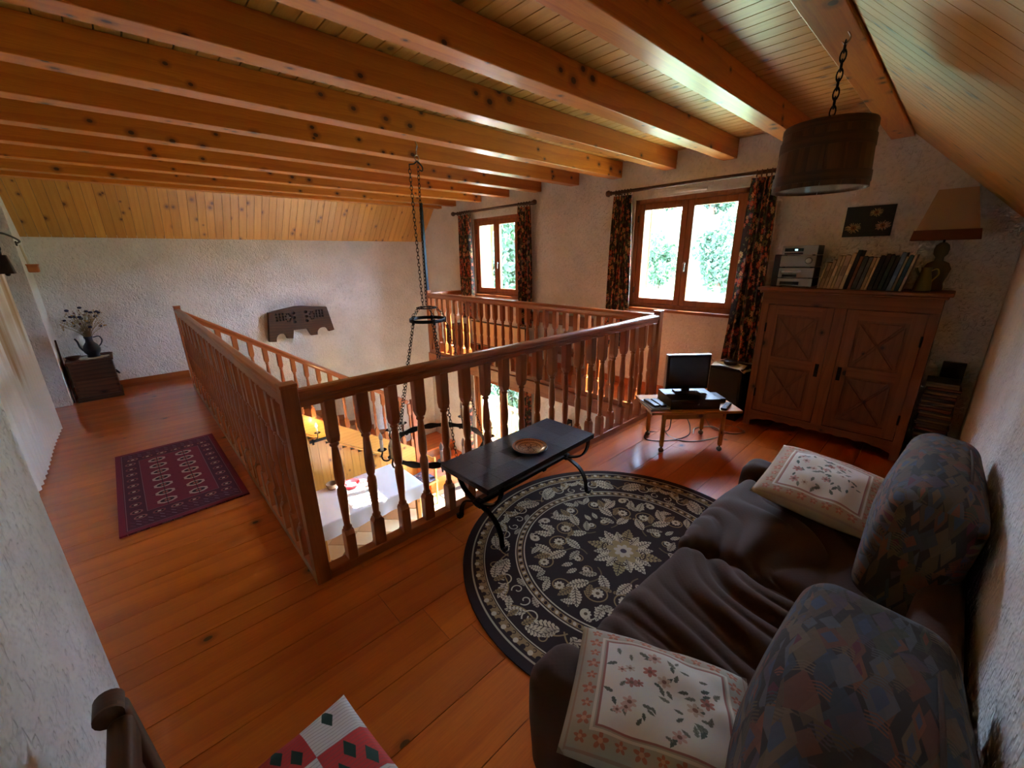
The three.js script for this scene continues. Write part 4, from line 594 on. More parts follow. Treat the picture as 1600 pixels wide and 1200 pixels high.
// ================= chandelier =================
{
  const o = thing('iron_chandelier', 'wrought iron candle chandelier hanging on chains in the open stairwell', 'chandelier'), cx = 1.535, cz = -1.44, y1 = 0.93, y2 = -0.31, R = 0.455;
  mesh('ceiling_hook', join(tube([[0, 2.3, 0.026], [0, 2.27, 0.045], [0, 2.24, 0.03], [0, 2.2, 0.03]], 0.006, 16, 6), new THREE.TorusGeometry(0.02, 0.005, 6, 14).translate(0, 2.185, 0.03)), M.chrome, o);
  mesh('hanger_bar', join(tube([[-0.075, 2.13, 0.03], [-0.03, 2.14, 0.03], [0, 2.16, 0.03], [0.03, 2.14, 0.03], [0.045, 2.12, 0.03], [0.04, 2.095, 0.03], [0.02, 2.1, 0.03]], 0.006, 24, 6)), M.iron, o);
  mesh('chain', chain([-0.073, 2.125, 0.03], [-0.035, y1 + 0.1, 0.0], 0.0105, 0.0026), M.iron, o); mesh('chain', chain([0.006, 2.15, 0.03], [0.0, y1 + 0.1, 0], 0.0105, 0.0026), M.iron, o);
  const band = (r, h, t, wav) => sheet((s, q) => { const a = s * 6.2832, k = q * 4 % 4, side = k < 1 ? [0, k] : k < 2 ? [k - 1, 1] : k < 3 ? [1, 3 - k] : [4 - k, 0], hh = h * (1 + wav * Math.sin(a * 15)); return [Math.cos(a) * (r - t / 2 + side[0] * t), (side[1] - 0.5) * hh, Math.sin(a) * (r - t / 2 + side[0] * t)]; }, 120, 4);
  const ur = mesh('upper_ring', band(0.155, 0.028, 0.008, 0), M.iron, o); ur.position.y = y1 - 0.03; const uc = mesh('crown_ring', new THREE.TorusGeometry(0.085, 0.0055, 6, 30).rotateX(Math.PI / 2), M.iron, o); uc.position.y = y1 + 0.075;
  for (let i = 0; i < 5; i++) { const a = i / 5 * 6.2832 + 0.5, c = Math.cos(a), s = Math.sin(a); mesh('chain', chain([c * 0.085, y1 + 0.073, s * 0.085], [c * 0.155, y1 - 0.005, s * 0.155], 0.009, 0.0024), M.iron, o); mesh('ring_clasp', rb(0.018, 0.05, 0.022, 0.004, 0, y1 - 0.035, 0).translate(0.157, 0, 0).rotateY(-a), M.iron, o); mesh('chain', chain([c * 0.157, y1 - 0.06, s * 0.157], [c * R, y2 + 0.05, s * R], 0.0105, 0.0026), M.iron, o); mesh('chain', chain([c * 0.02, y1 + 0.085, s * 0.02], [c * 0.085, y1 + 0.075, s * 0.085], 0.008, 0.0022), M.iron, o); }
  const lr = mesh('lower_ring', band(R, 0.05, 0.012, 0.26), M.iron, o); lr.position.y = y2;
  const cm = std({ color: 0xf2eee2, roughness: 0.5 }), bm = std({ color: 0xf6f6f6, roughness: 0.2, transmission: 0.12, thickness: 0 });
  const arm = tube([[0, -0.02, 0], [0, -0.045, 0.03], [0, -0.03, 0.07], [0, 0.01, 0.085], [0, 0.05, 0.075], [0, 0.065, 0.075]], 0.0075, 22, 6), pan = lathe([[0, 0], [0.03, 0.004], [0.042, 0.012], [0.041, 0.014], [0.028, 0.007], [0, 0.005]], 18), can = cyl(0.0145, 0.0145, 0.1, 0, 0.052, 0, 14), bulb = lathe([[0, 0], [0.011, 0.002], [0.018, 0.022], [0.0165, 0.04], [0.008, 0.062], [0.001, 0.078], [0, 0.079]], 14);
  for (let i = 0; i < 10; i++) { const a = i / 10 * 6.2832 + (i % 2 ? -0.13 : 0.13) + 0.3, g = new THREE.Group(); g.name = 'candle_arm'; o.add(g); g.position.set(Math.cos(a) * R, y2, Math.sin(a) * R); g.rotation.y = Math.PI / 2 - a; mesh('arm', arm, M.iron, g); mesh('drip_pan', pan, M.iron, g).position.set(0, 0.065, 0.075); mesh('candle', can, cm, g, 'white candle sleeve').position.set(0, 0.07, 0.075); mesh('bulb', bulb, bm, g, 'clear flame shaped bulb').position.set(0, 0.173, 0.075); }
  put(o, cx, 0, cz);
}
// ================= bucket lamp =================
{
  const o = thing('bucket_lamp', 'pendant lamp made of an old wooden stave bucket on a chain', 'lamp'), n = 14, r0 = 0.137, r1 = 0.15, h = 0.215; put(o, 1.6, 0, 1.305);
  mesh('ceiling_hook', join(tube([[0, 2.14, 0], [0, 2.115, 0.012], [0, 2.1, 0], [0, 2.11, -0.01]], 0.003, 12, 6)), M.chrome, o); mesh('chain', chain([0, 2.108, 0], [0.0, 1.885, 0], 0.0088, 0.0025, 2.0), M.iron, o); mesh('eye_bolt', join(cyl(0.005, 0.005, 0.03, 0, 1.875, 0, 8), cyl(0.022, 0.022, 0.006, 0, 1.862, 0, 16)), M.chrome, o);
  mesh('bottom_board', cyl(r0 - 0.012, r0 - 0.012, 0.014, 0, 1.848, 0, 28), M.dark[1], o);
  for (let i = 0; i < n; i++) { const a = i / n * 6.2832, d = 6.2832 / n * 0.487; const g = sheet((s, t) => { const k = t * 4, side = k <= 1 ? [1, k] : k <= 2 ? [2 - k, 1] : k <= 3 ? [0, 3 - k] : [k - 3, 0], r = mix(r1, r0, side[1]) - (1 - side[0]) * 0.012, b = a + (s - 0.5) * 2 * d; return [Math.cos(b) * r, 1.642 + side[1] * h, Math.sin(b) * r]; }, 3, 4); mesh('stave', grain(g, 1), M.dark[i % 3], o); }
  for (const [y, hh] of [[1.675, 0.034], [1.79, 0.036], [1.842, 0.02]]) { const r = mix(r1, r0, (y - 1.642) / h) + 0.0025; mesh('hoop', cyl(r - 0.0005, r + 0.0005, hh, 0, y, 0, 40), M.dark[2], o, 'dark hoop round the staves'); }
  const rim = mesh('glass_cover', cyl(r1 - 0.014, r1 - 0.014, 0.005, 0, 1.65, 0, 40), std({ color: 0xcfd8d6, roughness: 0.15, transmission: 0.6, thickness: 0 }), o);
}
// ================= far corner =================
{ // ox yoke carving
  const o = thing('carved_yoke', 'dark carved wooden yoke with cut out rosettes hanging on the plaster wall', 'wall carving'), pts = [];
  const s = new THREE.Shape(); s.moveTo(-0.4, 0.19); s.lineTo(-0.05, 0.245); s.lineTo(0.05, 0.245); s.lineTo(0.39, 0.2); s.lineTo(0.455, -0.15); s.lineTo(0.385, -0.16); s.bezierCurveTo(0.37, -0.06, 0.2, -0.06, 0.2, -0.19); s.lineTo(0.12, -0.19); s.lineTo(0.075, -0.08); s.lineTo(-0.12, -0.08); s.lineTo(-0.145, -0.2); s.lineTo(-0.215, -0.19); s.bezierCurveTo(-0.22, -0.08, -0.36, -0.08, -0.37, -0.22); s.lineTo(-0.45, -0.21); s.closePath();
  const hole = (x, y, w, h) => { const p = new THREE.Path(); p.moveTo(x, y); p.lineTo(x, y + h); p.lineTo(x + w, y + h); p.lineTo(x + w, y); p.closePath(); s.holes.push(p); };
  for (const m of [-1, 1]) { for (let i = 0; i < 3; i++) for (let j = 0; j < 3; j++) hole(m * (0.315 - i * 0.042) - 0.013, 0.06 + j * 0.042 - (m < 0 ? 0 : 0), 0.026, 0.03); for (let i = 0; i < 3; i++) { const p = new THREE.Path(); p.absellipse(m * 0.085, 0.03 + i * 0.065, 0.024, 0.022, 0, 6.2832, true); s.holes.push(p); } for (let k = 0; k < 8; k++) { const a = k / 8 * 6.2832 + 0.39, x = m * 0.165 + Math.cos(a) * 0.033, y = 0.1 + Math.sin(a) * 0.055, p = new THREE.Path(); p.absellipse(x, y, 0.012, 0.012, 0, 6.2832, true); s.holes.push(p); } }
  mesh('yoke_board', grain(new THREE.ExtrudeGeometry(s, { depth: 0.07, bevelEnabled: true, bevelSize: 0.006, bevelThickness: 0.006, bevelSegments: 2, curveSegments: 14 }), 0), M.dark[2], o); put(o, 1.42, 0.535, ZN + 0.007);
}
{ // chest
  const o = thing('wooden_chest', 'small old dovetailed wooden chest in the plaster corner', 'chest'), w = 0.34, h = 0.44, d = 0.36, m = M.dark;
  mesh('front_board', grain(b6(-w / 2, w / 2, 0.03, h / 2, d / 2 - 0.02, d / 2), 0), m[0], o); mesh('front_board', grain(b6(-w / 2, w / 2, h / 2 + 0.002, h - 0.02, d / 2 - 0.02, d / 2), 0), m[1], o);
  for (const s of [-1, 1]) mesh('side_board', grain(b6(s * w / 2 - (s > 0 ? 0.02 : 0), s * w / 2 + (s > 0 ? 0 : 0.02), 0.03, h - 0.02, -d / 2, d / 2 - 0.021), 2), m[1], o); mesh('back_board', grain(b6(-w / 2 + 0.021, w / 2 - 0.021, 0.03, h - 0.02, -d / 2, -d / 2 + 0.02), 0), m[1], o);
  for (let k = 0; k < 6; k++) for (const s of [-1, 1]) mesh('dovetail', grain(bx(0.022, 0.034, 0.004, s * (w / 2 - 0.011), 0.075 + k * 0.064, d / 2 + 0.001), 0), m[2], o);
  mesh('lid', grain(rb(w + 0.03, 0.022, d + 0.03, 0.006, 0, h - 0.009, 0.004), 0), m[0], o); mesh('plinth', grain(join(b6(-w / 2 - 0.012, w / 2 + 0.012, 0, 0.05, d / 2, d / 2 + 0.014), b6(w / 2, w / 2 + 0.014, 0, 0.05, -d / 2, d / 2)), 0), m[2], o); mesh('iron_handle', tube([[w / 2 + 0.004, 0.26, -0.05], [w / 2 + 0.025, 0.23, -0.03], [w / 2 + 0.025, 0.23, 0.03], [w / 2 + 0.004, 0.26, 0.05]], 0.006, 18, 6), M.iron, o); put(o, -0.83, 0, -4.63, 0.02);
  const top = h + 0.002;
  one('lace_doily', sheet((s, t) => { const a = s * 6.2832, r = t * (0.13 + 0.008 * Math.sin(a * 14)); return [-0.8 + Math.cos(a) * r, top + 0.002, -4.61 + Math.sin(a) * r]; }, 84, 4), std({ color: 0xdedbd2, roughness: 0.95, side: THREE.DoubleSide }), 'white lace doily under the pewter jug on the chest', 'doily');
  const pew = std({ color: 0x4a525e, metalness: 0.55, roughness: 0.42 }), j = thing('pewter_jug', 'grey pewter jug holding dried flowers on the chest', 'jug');
  mesh('body', lathe([[0, 0], [0.05, 0], [0.055, 0.01], [0.046, 0.02], [0.068, 0.06], [0.072, 0.09], [0.058, 0.13], [0.034, 0.165], [0.03, 0.19], [0.038, 0.225], [0.035, 0.225], [0.026, 0.19], [0, 0.18]], 28), pew, j); mesh('handle', tube([[0.036, 0.21, 0], [0.085, 0.215, 0], [0.1, 0.17, 0], [0.075, 0.12, 0], [0.062, 0.11, 0]], 0.006, 24, 8), pew, j); mesh('spout', tube([[-0.066, 0.075, 0], [-0.085, 0.12, 0], [-0.092, 0.18, 0], [-0.105, 0.215, 0]], 0.008, 18, 8), pew, j); put(j, -0.79, top + 0.004, -4.62, 0.15);
  const f = thing('dried_flowers', 'bouquet of dried flowers and grasses standing in the pewter jug', 'flowers'), stems = [], heads = { a: [], b: [], c: [], d: [] };
  for (let i = 0; i < 85; i++) { const a = rr(0, 6.28), sp = Math.sqrt(rnd()) * 0.2, L = rr(0.17, 0.36) - sp * 0.35, e = [Math.cos(a) * sp, L, Math.sin(a) * sp * 0.7]; stems.push(tube([[Math.cos(a) * 0.01, 0, Math.sin(a) * 0.01], [e[0] * 0.4, L * 0.55, e[2] * 0.4], e], 0.0014, 5, 4)); const k = rnd(), h2 = k < 0.14 ? heads.a : k < 0.24 ? heads.b : k < 0.36 ? heads.c : heads.d, r = k < 0.14 ? rr(0.012, 0.02) : rr(0.006, 0.013); for (let q = 0; q < (k < 0.36 ? 1 : 4); q++) h2.push(new THREE.IcosahedronGeometry(r * (k < 0.36 ? 1 : 0.6), 1).scale(1, 0.8, 1).translate(e[0] + (k < 0.36 ? 0 : rr(-0.016, 0.016)), e[1] - (k < 0.36 ? 0 : q * 0.014), e[2] + (k < 0.36 ? 0 : rr(-0.016, 0.016)))); }
  for (let i = 0; i < 7; i++) heads.a.push(new THREE.IcosahedronGeometry(0.019, 1).scale(1, 0.65, 1).translate(rr(-0.13, 0.13), rr(0.24, 0.36), rr(-0.08, 0.08)));
  mesh('stems', join(stems), std({ color: 0x8a7a52, roughness: 0.9 }), f); for (const [k, c, l] of [['a', 0x2e3450, 'dark blue flower heads'], ['b', 0x5c1e34, 'wine red flower heads'], ['c', 0xb58a3c, 'yellow flower heads'], ['d', 0xb09a78, 'straw coloured flower heads']]) mesh('flower_heads', join(heads[k]), std({ color: c, roughness: 0.9 }), f, l); put(f, -0.79, top + 0.195, -4.62);
  const b = thing('dark_bowl', 'small dark carved bowl left of the jug on the chest lid', 'bowl'); mesh('body', lathe([[0, 0.004], [0.03, 0], [0.036, 0.006], [0.058, 0.03], [0.062, 0.04], [0.057, 0.04], [0.034, 0.012], [0, 0.01]], 22), m[2], b); put(b, -0.945, top, -4.56);
  const b2 = thing('brown_tray', 'shallow brown dish behind the pewter jug on the chest', 'dish'); mesh('body', lathe([[0, 0.002], [0.05, 0], [0.07, 0.012], [0.068, 0.015], [0.048, 0.005], [0, 0.006]], 26), m[0], b2); put(b2, -0.71, top, -4.72);
  one('walking_stick', tube([[-1.032, 0.012, -4.44], [-1.035, 0.35, -4.55], [-1.04, 0.66, -4.66]], 0.008, 12, 6), m[1], 'thin wooden stick leaning beside the chest against the plaster', 'stick');
}
{ // things on the doorway wall
  const o = thing('wooden_scoop', 'small wooden measure hanging from a white strap on the plaster wall', 'wall ornament'); mesh('cup', grain(join(rb(0.075, 0.075, 0.1, 0.012, 0.04, -0.02, 0), rb(0.085, 0.014, 0.11, 0.004, 0.04, 0.015, 0)), 2), std({ map: T.cab, color: new THREE.Color(0.9, 0.72, 0.5), roughness: 0.6 }), o); mesh('strap', join(tube([[0.006, 0.2, 0], [0.01, 0.12, -0.02], [0.02, 0.015, -0.035]], 0.006, 8, 6), tube([[0.006, 0.2, 0], [0.01, 0.12, 0.02], [0.02, 0.015, 0.035]], 0.006, 8, 6)), std({ color: 0xcfc0a8, roughness: 0.9 }), o); put(o, XL, 1.41, -4.62);
  const b = thing('cow_bell', 'old dark iron cow bell hanging from a bracket in the curtained doorway', 'bell'); mesh('bracket', join(tube([[-0.062, 1.62, -4.43], [-0.01, 1.63, -4.2], [0, 1.66, -3.5], [0, 1.65, -3.0]], 0.008, 16, 6), cyl(0.022, 0.022, 0.01, 0, 0, 0, 12).rotateZ(Math.PI / 2).translate(-0.059, 1.62, -4.43)), M.iron, b); mesh('bell_loop', new THREE.TorusGeometry(0.02, 0.005, 6, 16).rotateY(Math.PI / 2).translate(0, 1.515, -3.0), M.iron, b); mesh('hanger', chain([0, 1.655, -3.0], [0, 1.53, -3.0], 0.01, 0.003), M.iron, b); const bell = new THREE.CylinderGeometry(0.05, 0.085, 0.13, 4, 1).rotateY(Math.PI / 4).scale(0.62, 1, 1).translate(0, 1.43, -3.0); mesh('bell_body', grain(smooth(bell), 1), std({ color: 0x2a1a14, metalness: 0.5, roughness: 0.6 }), b); mesh('clapper', new THREE.SphereGeometry(0.014, 10, 8).translate(0, 1.362, -3.0), M.iron, b); put(b, -0.985, 0, 0);
}
{ // under the gallery windows
  const r = thing('radiator', 'cream convector radiator under the far gallery window', 'radiator'), cm = std({ color: 0xd8c79a, roughness: 0.5 }); mesh('panel', rb(0.045, 0.36, 1.2, 0.006, 0, 0.26, 0), cm, r); mesh('top_grille', rb(0.06, 0.012, 1.22, 0.003, 0, 0.446, 0), std({ color: 0x4a4438, roughness: 0.6 }), r); mesh('edge_strip', join(b6(-0.026, -0.022, 0.09, 0.1, -0.6, 0.6), b6(-0.03, 0.03, 0.07, 0.45, 0.6, 0.615)), M.blackMatte, r); for (const z of [-0.45, 0.45]) mesh('foot', b6(-0.015, 0.03, 0, 0.08, z - 0.02, z + 0.02), M.blackMatte, r); put(r, XW - 0.05, 0.02, -2.83);
  const c = thing('side_cabinet', 'narrow dark brown cabinet at the gallery end', 'cabinet'); mesh('body', grain(rb(0.28, 0.42, 0.22, 0.006, 0, 0.21, 0), 1), M.dark[1], c); mesh('door', grain(rb(0.012, 0.36, 0.19, 0.004, -0.145, 0.21, 0), 1), M.dark[0], c); put(c, XW - 0.27, 0, -3.58);
  const l = thing('small_lamp', 'small lamp with white globe shade on the dark cabinet', 'lamp'); mesh('foot', lathe([[0, 0], [0.045, 0], [0.04, 0.015], [0.012, 0.03], [0.01, 0.07], [0, 0.07]], 18), M.dark[2], l); mesh('shade', lathe([[0.03, 0.06], [0.07, 0.085], [0.09, 0.14], [0.085, 0.2], [0.055, 0.245], [0.03, 0.26]], 24), std({ color: 0xe6e0d0, roughness: 0.6, side: THREE.DoubleSide, transmission: 0.25, thickness: 0 }), l); put(l, XW - 0.27, 0.42, -3.58);
  const b = thing('wooden_bench', 'wooden bench with plank back standing between the two windows', 'bench'); mesh('back_plank', grain(rb(0.025, 0.13, 1.0, 0.006, 0.11, 0.65, 0), 2), M.cab[1], b); mesh('seat', grain(rb(0.25, 0.03, 1.05, 0.006, -0.01, 0.29, 0), 2), M.cab[1], b); for (const z of [-0.44, 0.44]) { mesh('post', grain(rb(0.03, 0.71, 0.05, 0.006, 0.11, 0.355, z), 1), M.dark[0], b); mesh('leg', grain(rb(0.03, 0.275, 0.05, 0.006, -0.1, 0.1375, z), 1), M.dark[0], b); } put(b, XW - 0.15, 0, -1.62);
}
// ================= slatted chair in the foreground =================
{
  const o = thing('slatted_chair', 'brown wooden chair with slatted back beside the near plaster wall', 'chair'), m = M.dark; const P = (n, g, ax, k = 0) => mesh(n, grain(g, ax), m[k], o);
  const W = 0.3; for (const s of [-1, 1]) { const post = join(rb(0.03, 0.79, 0.036, 0.012, 0, 0.395, 0), cyl(0.018, 0.018, 0.036, 0, 0, 0, 16).rotateX(Math.PI / 2).translate(-0.006, 0.79, 0)); const a = P('back_post', post, 1); a.position.set(0, 0, s * W / 2); a.rotation.z = 0.05; P('front_leg', rb(0.03, 0.4, 0.03, 0.008, 0.27, 0.2, s * (W / 2)), 1); P('side_rail', rb(0.26, 0.04, 0.02, 0.006, 0.14, 0.37, s * W / 2), 0); }
  P('seat', rb(0.3, 0.022, 0.33, 0.01, 0.14, 0.411, 0), 0, 1); const tr = P('top_rail', rb(0.03, 0.06, W - 0.03, 0.012, 0, 0, 0), 2); tr.position.set(-0.036, 0.755, 0); for (let k = 0; k < 4; k++) { const q = P('back_slat', rb(0.014, 0.36, 0.028, 0.005, 0, 0, 0), 1, 1); q.position.set(-0.03, 0.59, -0.105 + k * 0.07); q.rotation.z = 0.05; } P('lower_rail', rb(0.022, 0.04, W - 0.03, 0.006, -0.02, 0.42, 0), 2);
  put(o, -0.495, 0, 1.16, 0.0);
  const tx = canvasTex(512, 512, (c) => { const c4 = ['#c8c2ba', '#bf3a34']; c.scale(1.3334, 1.3334); for (let i = 0; i < 3; i++) for (let j = 0; j < 3; j++) { c.fillStyle = c4[(i + j) % 2]; c.fillRect(i * 128, j * 128, 128, 128); c.strokeStyle = 'rgba(90,80,80,0.35)'; c.lineWidth = 2; for (let k = 0; k < 12; k++) { c.beginPath(); c.moveTo(i * 128, j * 128 + k * 11); c.lineTo(i * 128 + 128, j * 128 + k * 11); c.stroke(); } c.fillStyle = '#1e3a2c'; for (const [x, y] of [[64, 40], [30, 84], [96, 88]]) { c.beginPath(); c.moveTo(i * 128 + x, j * 128 + y - 34); c.lineTo(i * 128 + x + 15, j * 128 + y); c.lineTo(i * 128 + x, j * 128 + y + 30); c.lineTo(i * 128 + x - 15, j * 128 + y); c.fill(); if ((i + j) % 2 === 0) break; } } });
  const q = one('chair_cushion', pillow(0.31, 0.31, 0.085, 22, 12), std({ map: tx, roughness: 0.95 }), 'red and white checked cushion with green leaves on the slatted chair', 'cushion'); q.position.set(-0.355, 0.466, 1.145); q.rotation.set(0.0, 0.12, 0);
}

// ================= lower room =================
{
  const ty = -1.75, o = thing('dining_table', 'wooden dining table under a white cloth on the lower floor', 'table'), x0 = 0.72, x1 = 2.22, z0 = -3.96, z1 = -3.06, cx = (x0 + x1) / 2, cz = (z0 + z1) / 2;
  mesh('tabletop', grain(rb(x1 - x0 - 0.02, 0.03, z1 - z0 - 0.02, 0.006, cx, ty - 0.022, cz), 0), M.pine[1], o); for (const x of [x0 + 0.07, x1 - 0.07]) for (const z of [z0 + 0.07, z1 - 0.07]) mesh('leg', grain(rb(0.06, ty - 0.037 - GY, 0.06, 0.006, x, (ty - 0.037 + GY) / 2, z), 1), M.pine[1], o);
  const cl = std({ color: 0xd9dde6, roughness: 0.85, side: THREE.DoubleSide });
  one('tablecloth', sheet((s, t) => { // flat on top, hanging 0.2 m at the edges with soft waves
    const ex = (x1 - x0) / 2 + 0.006, ez = (z1 - z0) / 2 + 0.006, dr = 0.21, a = (s * 2 - 1) * (ex + dr), b = (t * 2 - 1) * (ez + dr), oa = Math.max(0, Math.abs(a) - ex), ob = Math.max(0, Math.abs(b) - ez), d = Math.max(oa, ob), wv = d / dr * 0.014; return [cx + clamp(a, -ex, ex) + Math.sign(a) * (oa > 0 ? wv * (1 + Math.sin(b * 22)) : 0), ty - d + 0.002 * (d ? 0 : 1) + (d ? 0 : 0.003 * pn(a * 9 + 40, b * 9 + 40, 99, 99, 4)), cz + clamp(b, -ez, ez) + Math.sign(b) * (ob > 0 ? wv * (1 + Math.sin(a * 19)) : 0)]; }, 110, 84), cl, 'white tablecloth with hanging hems on the lower dining table', 'tablecloth');
  const b = thing('clay_bowl', 'brown clay bowl on the white tablecloth beside the stair boards', 'bowl'); mesh('body', lathe([[0, 0], [0.05, 0], [0.07, 0.03], [0.08, 0.085], [0.073, 0.085], [0.06, 0.03], [0, 0.015]], 24), std({ color: 0x9a7a5a, roughness: 0.6 }), b); put(b, 1.2, ty + 0.006, -3.86);
  const r = thing('red_dish', 'red and white ring shaped dish on the white tablecloth', 'dish'); mesh('ring', lathe([[0.06, 0], [0.11, 0.0], [0.12, 0.03], [0.118, 0.045], [0.1, 0.04], [0.07, 0.01]], 30), std({ color: 0xb8242c, roughness: 0.35 }), r); mesh('inner', cyl(0.068, 0.068, 0.01, 0, 0.007, 0, 24), M.white, r); put(r, 1.44, ty + 0.006, -3.74);
  const c = thing('dining_chair', 'wooden dining chair with a patterned seat pad at the end of the clothed table', 'chair'); const L = (x, z, h) => mesh('leg', grain(rb(0.035, h, 0.035, 0.006, x, h / 2, z), 1), M.pine[1], c); for (const z of [-0.17, 0.17]) { L(-0.17, z, 0.42); L(0.17, z, 0.86); } mesh('seat', grain(rb(0.4, 0.025, 0.4, 0.006, 0, 0.432, 0), 0), M.pine[2], c); mesh('back_rail', grain(join(rb(0.022, 0.08, 0.31, 0.006, 0.17, 0.8, 0), rb(0.02, 0.05, 0.31, 0.006, 0.17, 0.64, 0)), 2), M.pine[1], c); mesh('seat_rail', grain(join(rb(0.31, 0.03, 0.02, 0.004, 0, 0.2, -0.17), rb(0.31, 0.03, 0.02, 0.004, 0, 0.2, 0.17)), 0), M.pine[1], c); put(c, 2.5, GY, -3.62, 0.1);
  const sp = canvasTex(256, 256, (k) => { k.fillStyle = '#3c3a4c'; k.fillRect(0, 0, 256, 256); for (let i = 0; i < 90; i++) daisy(k, rr(0, 256), rr(0, 256), rr(8, 18), pick(['#a08a8a', '#8a4a4c', '#c2b49c', '#5c6a84']), '#2a2030', 5); }); put(one('seat_pad', soft(0.36, 0.045, 0.36, 0.02, [16, 4, 16], 0.008), std({ map: sp, roughness: 0.95 }), 'dark flowered seat pad on the dining chair', 'cushion'), 2.5, GY + 0.472, -3.62, 0.1);
  one('door_mat', rb(0.42, 0.012, 0.3, 0.004, 3.05, GY + 0.0065, -3.5), std({ color: 0x4a3a30, roughness: 1 }), 'dark brown mat on the tiles near the stair foot', 'mat');
  // glowing candle sconce on the stair side
  const s = thing('candle_sconce', 'iron candle sconce with one lit bulb on the stair boards', 'lamp'), sx = 1.16, sz = LZ + 0.055;
  mesh('back_plate', join(rb(0.24, 0.045, 0.012, 0.004, sx + 0.05, -1.09, sz), rb(0.03, 0.09, 0.012, 0.004, sx - 0.02, -1.1, sz)), M.iron, s); mesh('arm', tube([[sx - 0.02, -1.08, sz], [sx + 0.0, -1.06, sz + 0.07], [sx + 0.03, -1.0, sz + 0.09], [sx + 0.035, -0.95, sz + 0.09]], 0.007, 20, 6), M.iron, s); mesh('drip_pan', lathe([[0, 0], [0.035, 0.004], [0.045, 0.012], [0.03, 0.006], [0, 0.004]], 18).translate(sx + 0.035, -0.95, sz + 0.09), M.iron, s); mesh('candle', cyl(0.012, 0.012, 0.09, sx + 0.035, -0.9, sz + 0.09, 12), M.white, s); mesh('bulb', lathe([[0, 0], [0.009, 0.002], [0.016, 0.02], [0.014, 0.036], [0.006, 0.056], [0, 0.066]], 14).translate(sx + 0.035, -0.853, sz + 0.09), std({ color: 0xffd9a0, emissive: new THREE.Color(1, 0.62, 0.25), emissiveIntensity: 14 }), s);
  const pl = new THREE.PointLight(new THREE.Color(1, 0.66, 0.32), 0.35, 0, 2); pl.position.set(sx + 0.035, -0.82, sz + 0.09); pl.castShadow = true; s.add(pl);
  // flowered curtains at the lower door
  const cs = (z0, z1, lab, sd) => { const k = thing('lower_curtain', lab, 'curtain'); mesh('cloth', sheet((u, t) => { const a = u * 4 * 6.2832 + sd, y = -0.3 - (2.15) * t; return [XW - 0.08 + 0.025 * Math.sin(a), y, z0 + (z1 - z0) * u, u * (z1 - z0) * 3.2 / 0.62, -y / 0.62]; }, 60, 12), M.rose, k); };
  cs(-3.74, -3.55, 'flowered curtain beside the lower glazed door toward the staircase', 1); cs(-2.28, -2.12, 'flowered curtain at the other side of the lower glazed door under the gallery', 2);
  const w = thing('wall_lantern', 'small dark iron lantern on the plaster wall under the gallery', 'lantern'); mesh('plate', rb(0.012, 0.16, 0.07, 0.004, 0, 0, 0), M.iron, w); mesh('lantern_body', join(rb(0.09, 0.015, 0.1, 0.003, -0.06, 0.06, 0), rb(0.09, 0.015, 0.1, 0.003, -0.06, -0.09, 0), ...[[-1, -1], [-1, 1], [1, -1], [1, 1]].map(([a, b2]) => bx(0.008, 0.14, 0.008, -0.06 + a * 0.04, -0.015, b2 * 0.045))), M.iron, w); mesh('lantern_glass', rb(0.07, 0.12, 0.08, 0.003, -0.06, -0.015, 0), std({ color: 0xded2b4, roughness: 0.4 }), w); put(w, XW - 0.006, -0.75, -1.45);
}

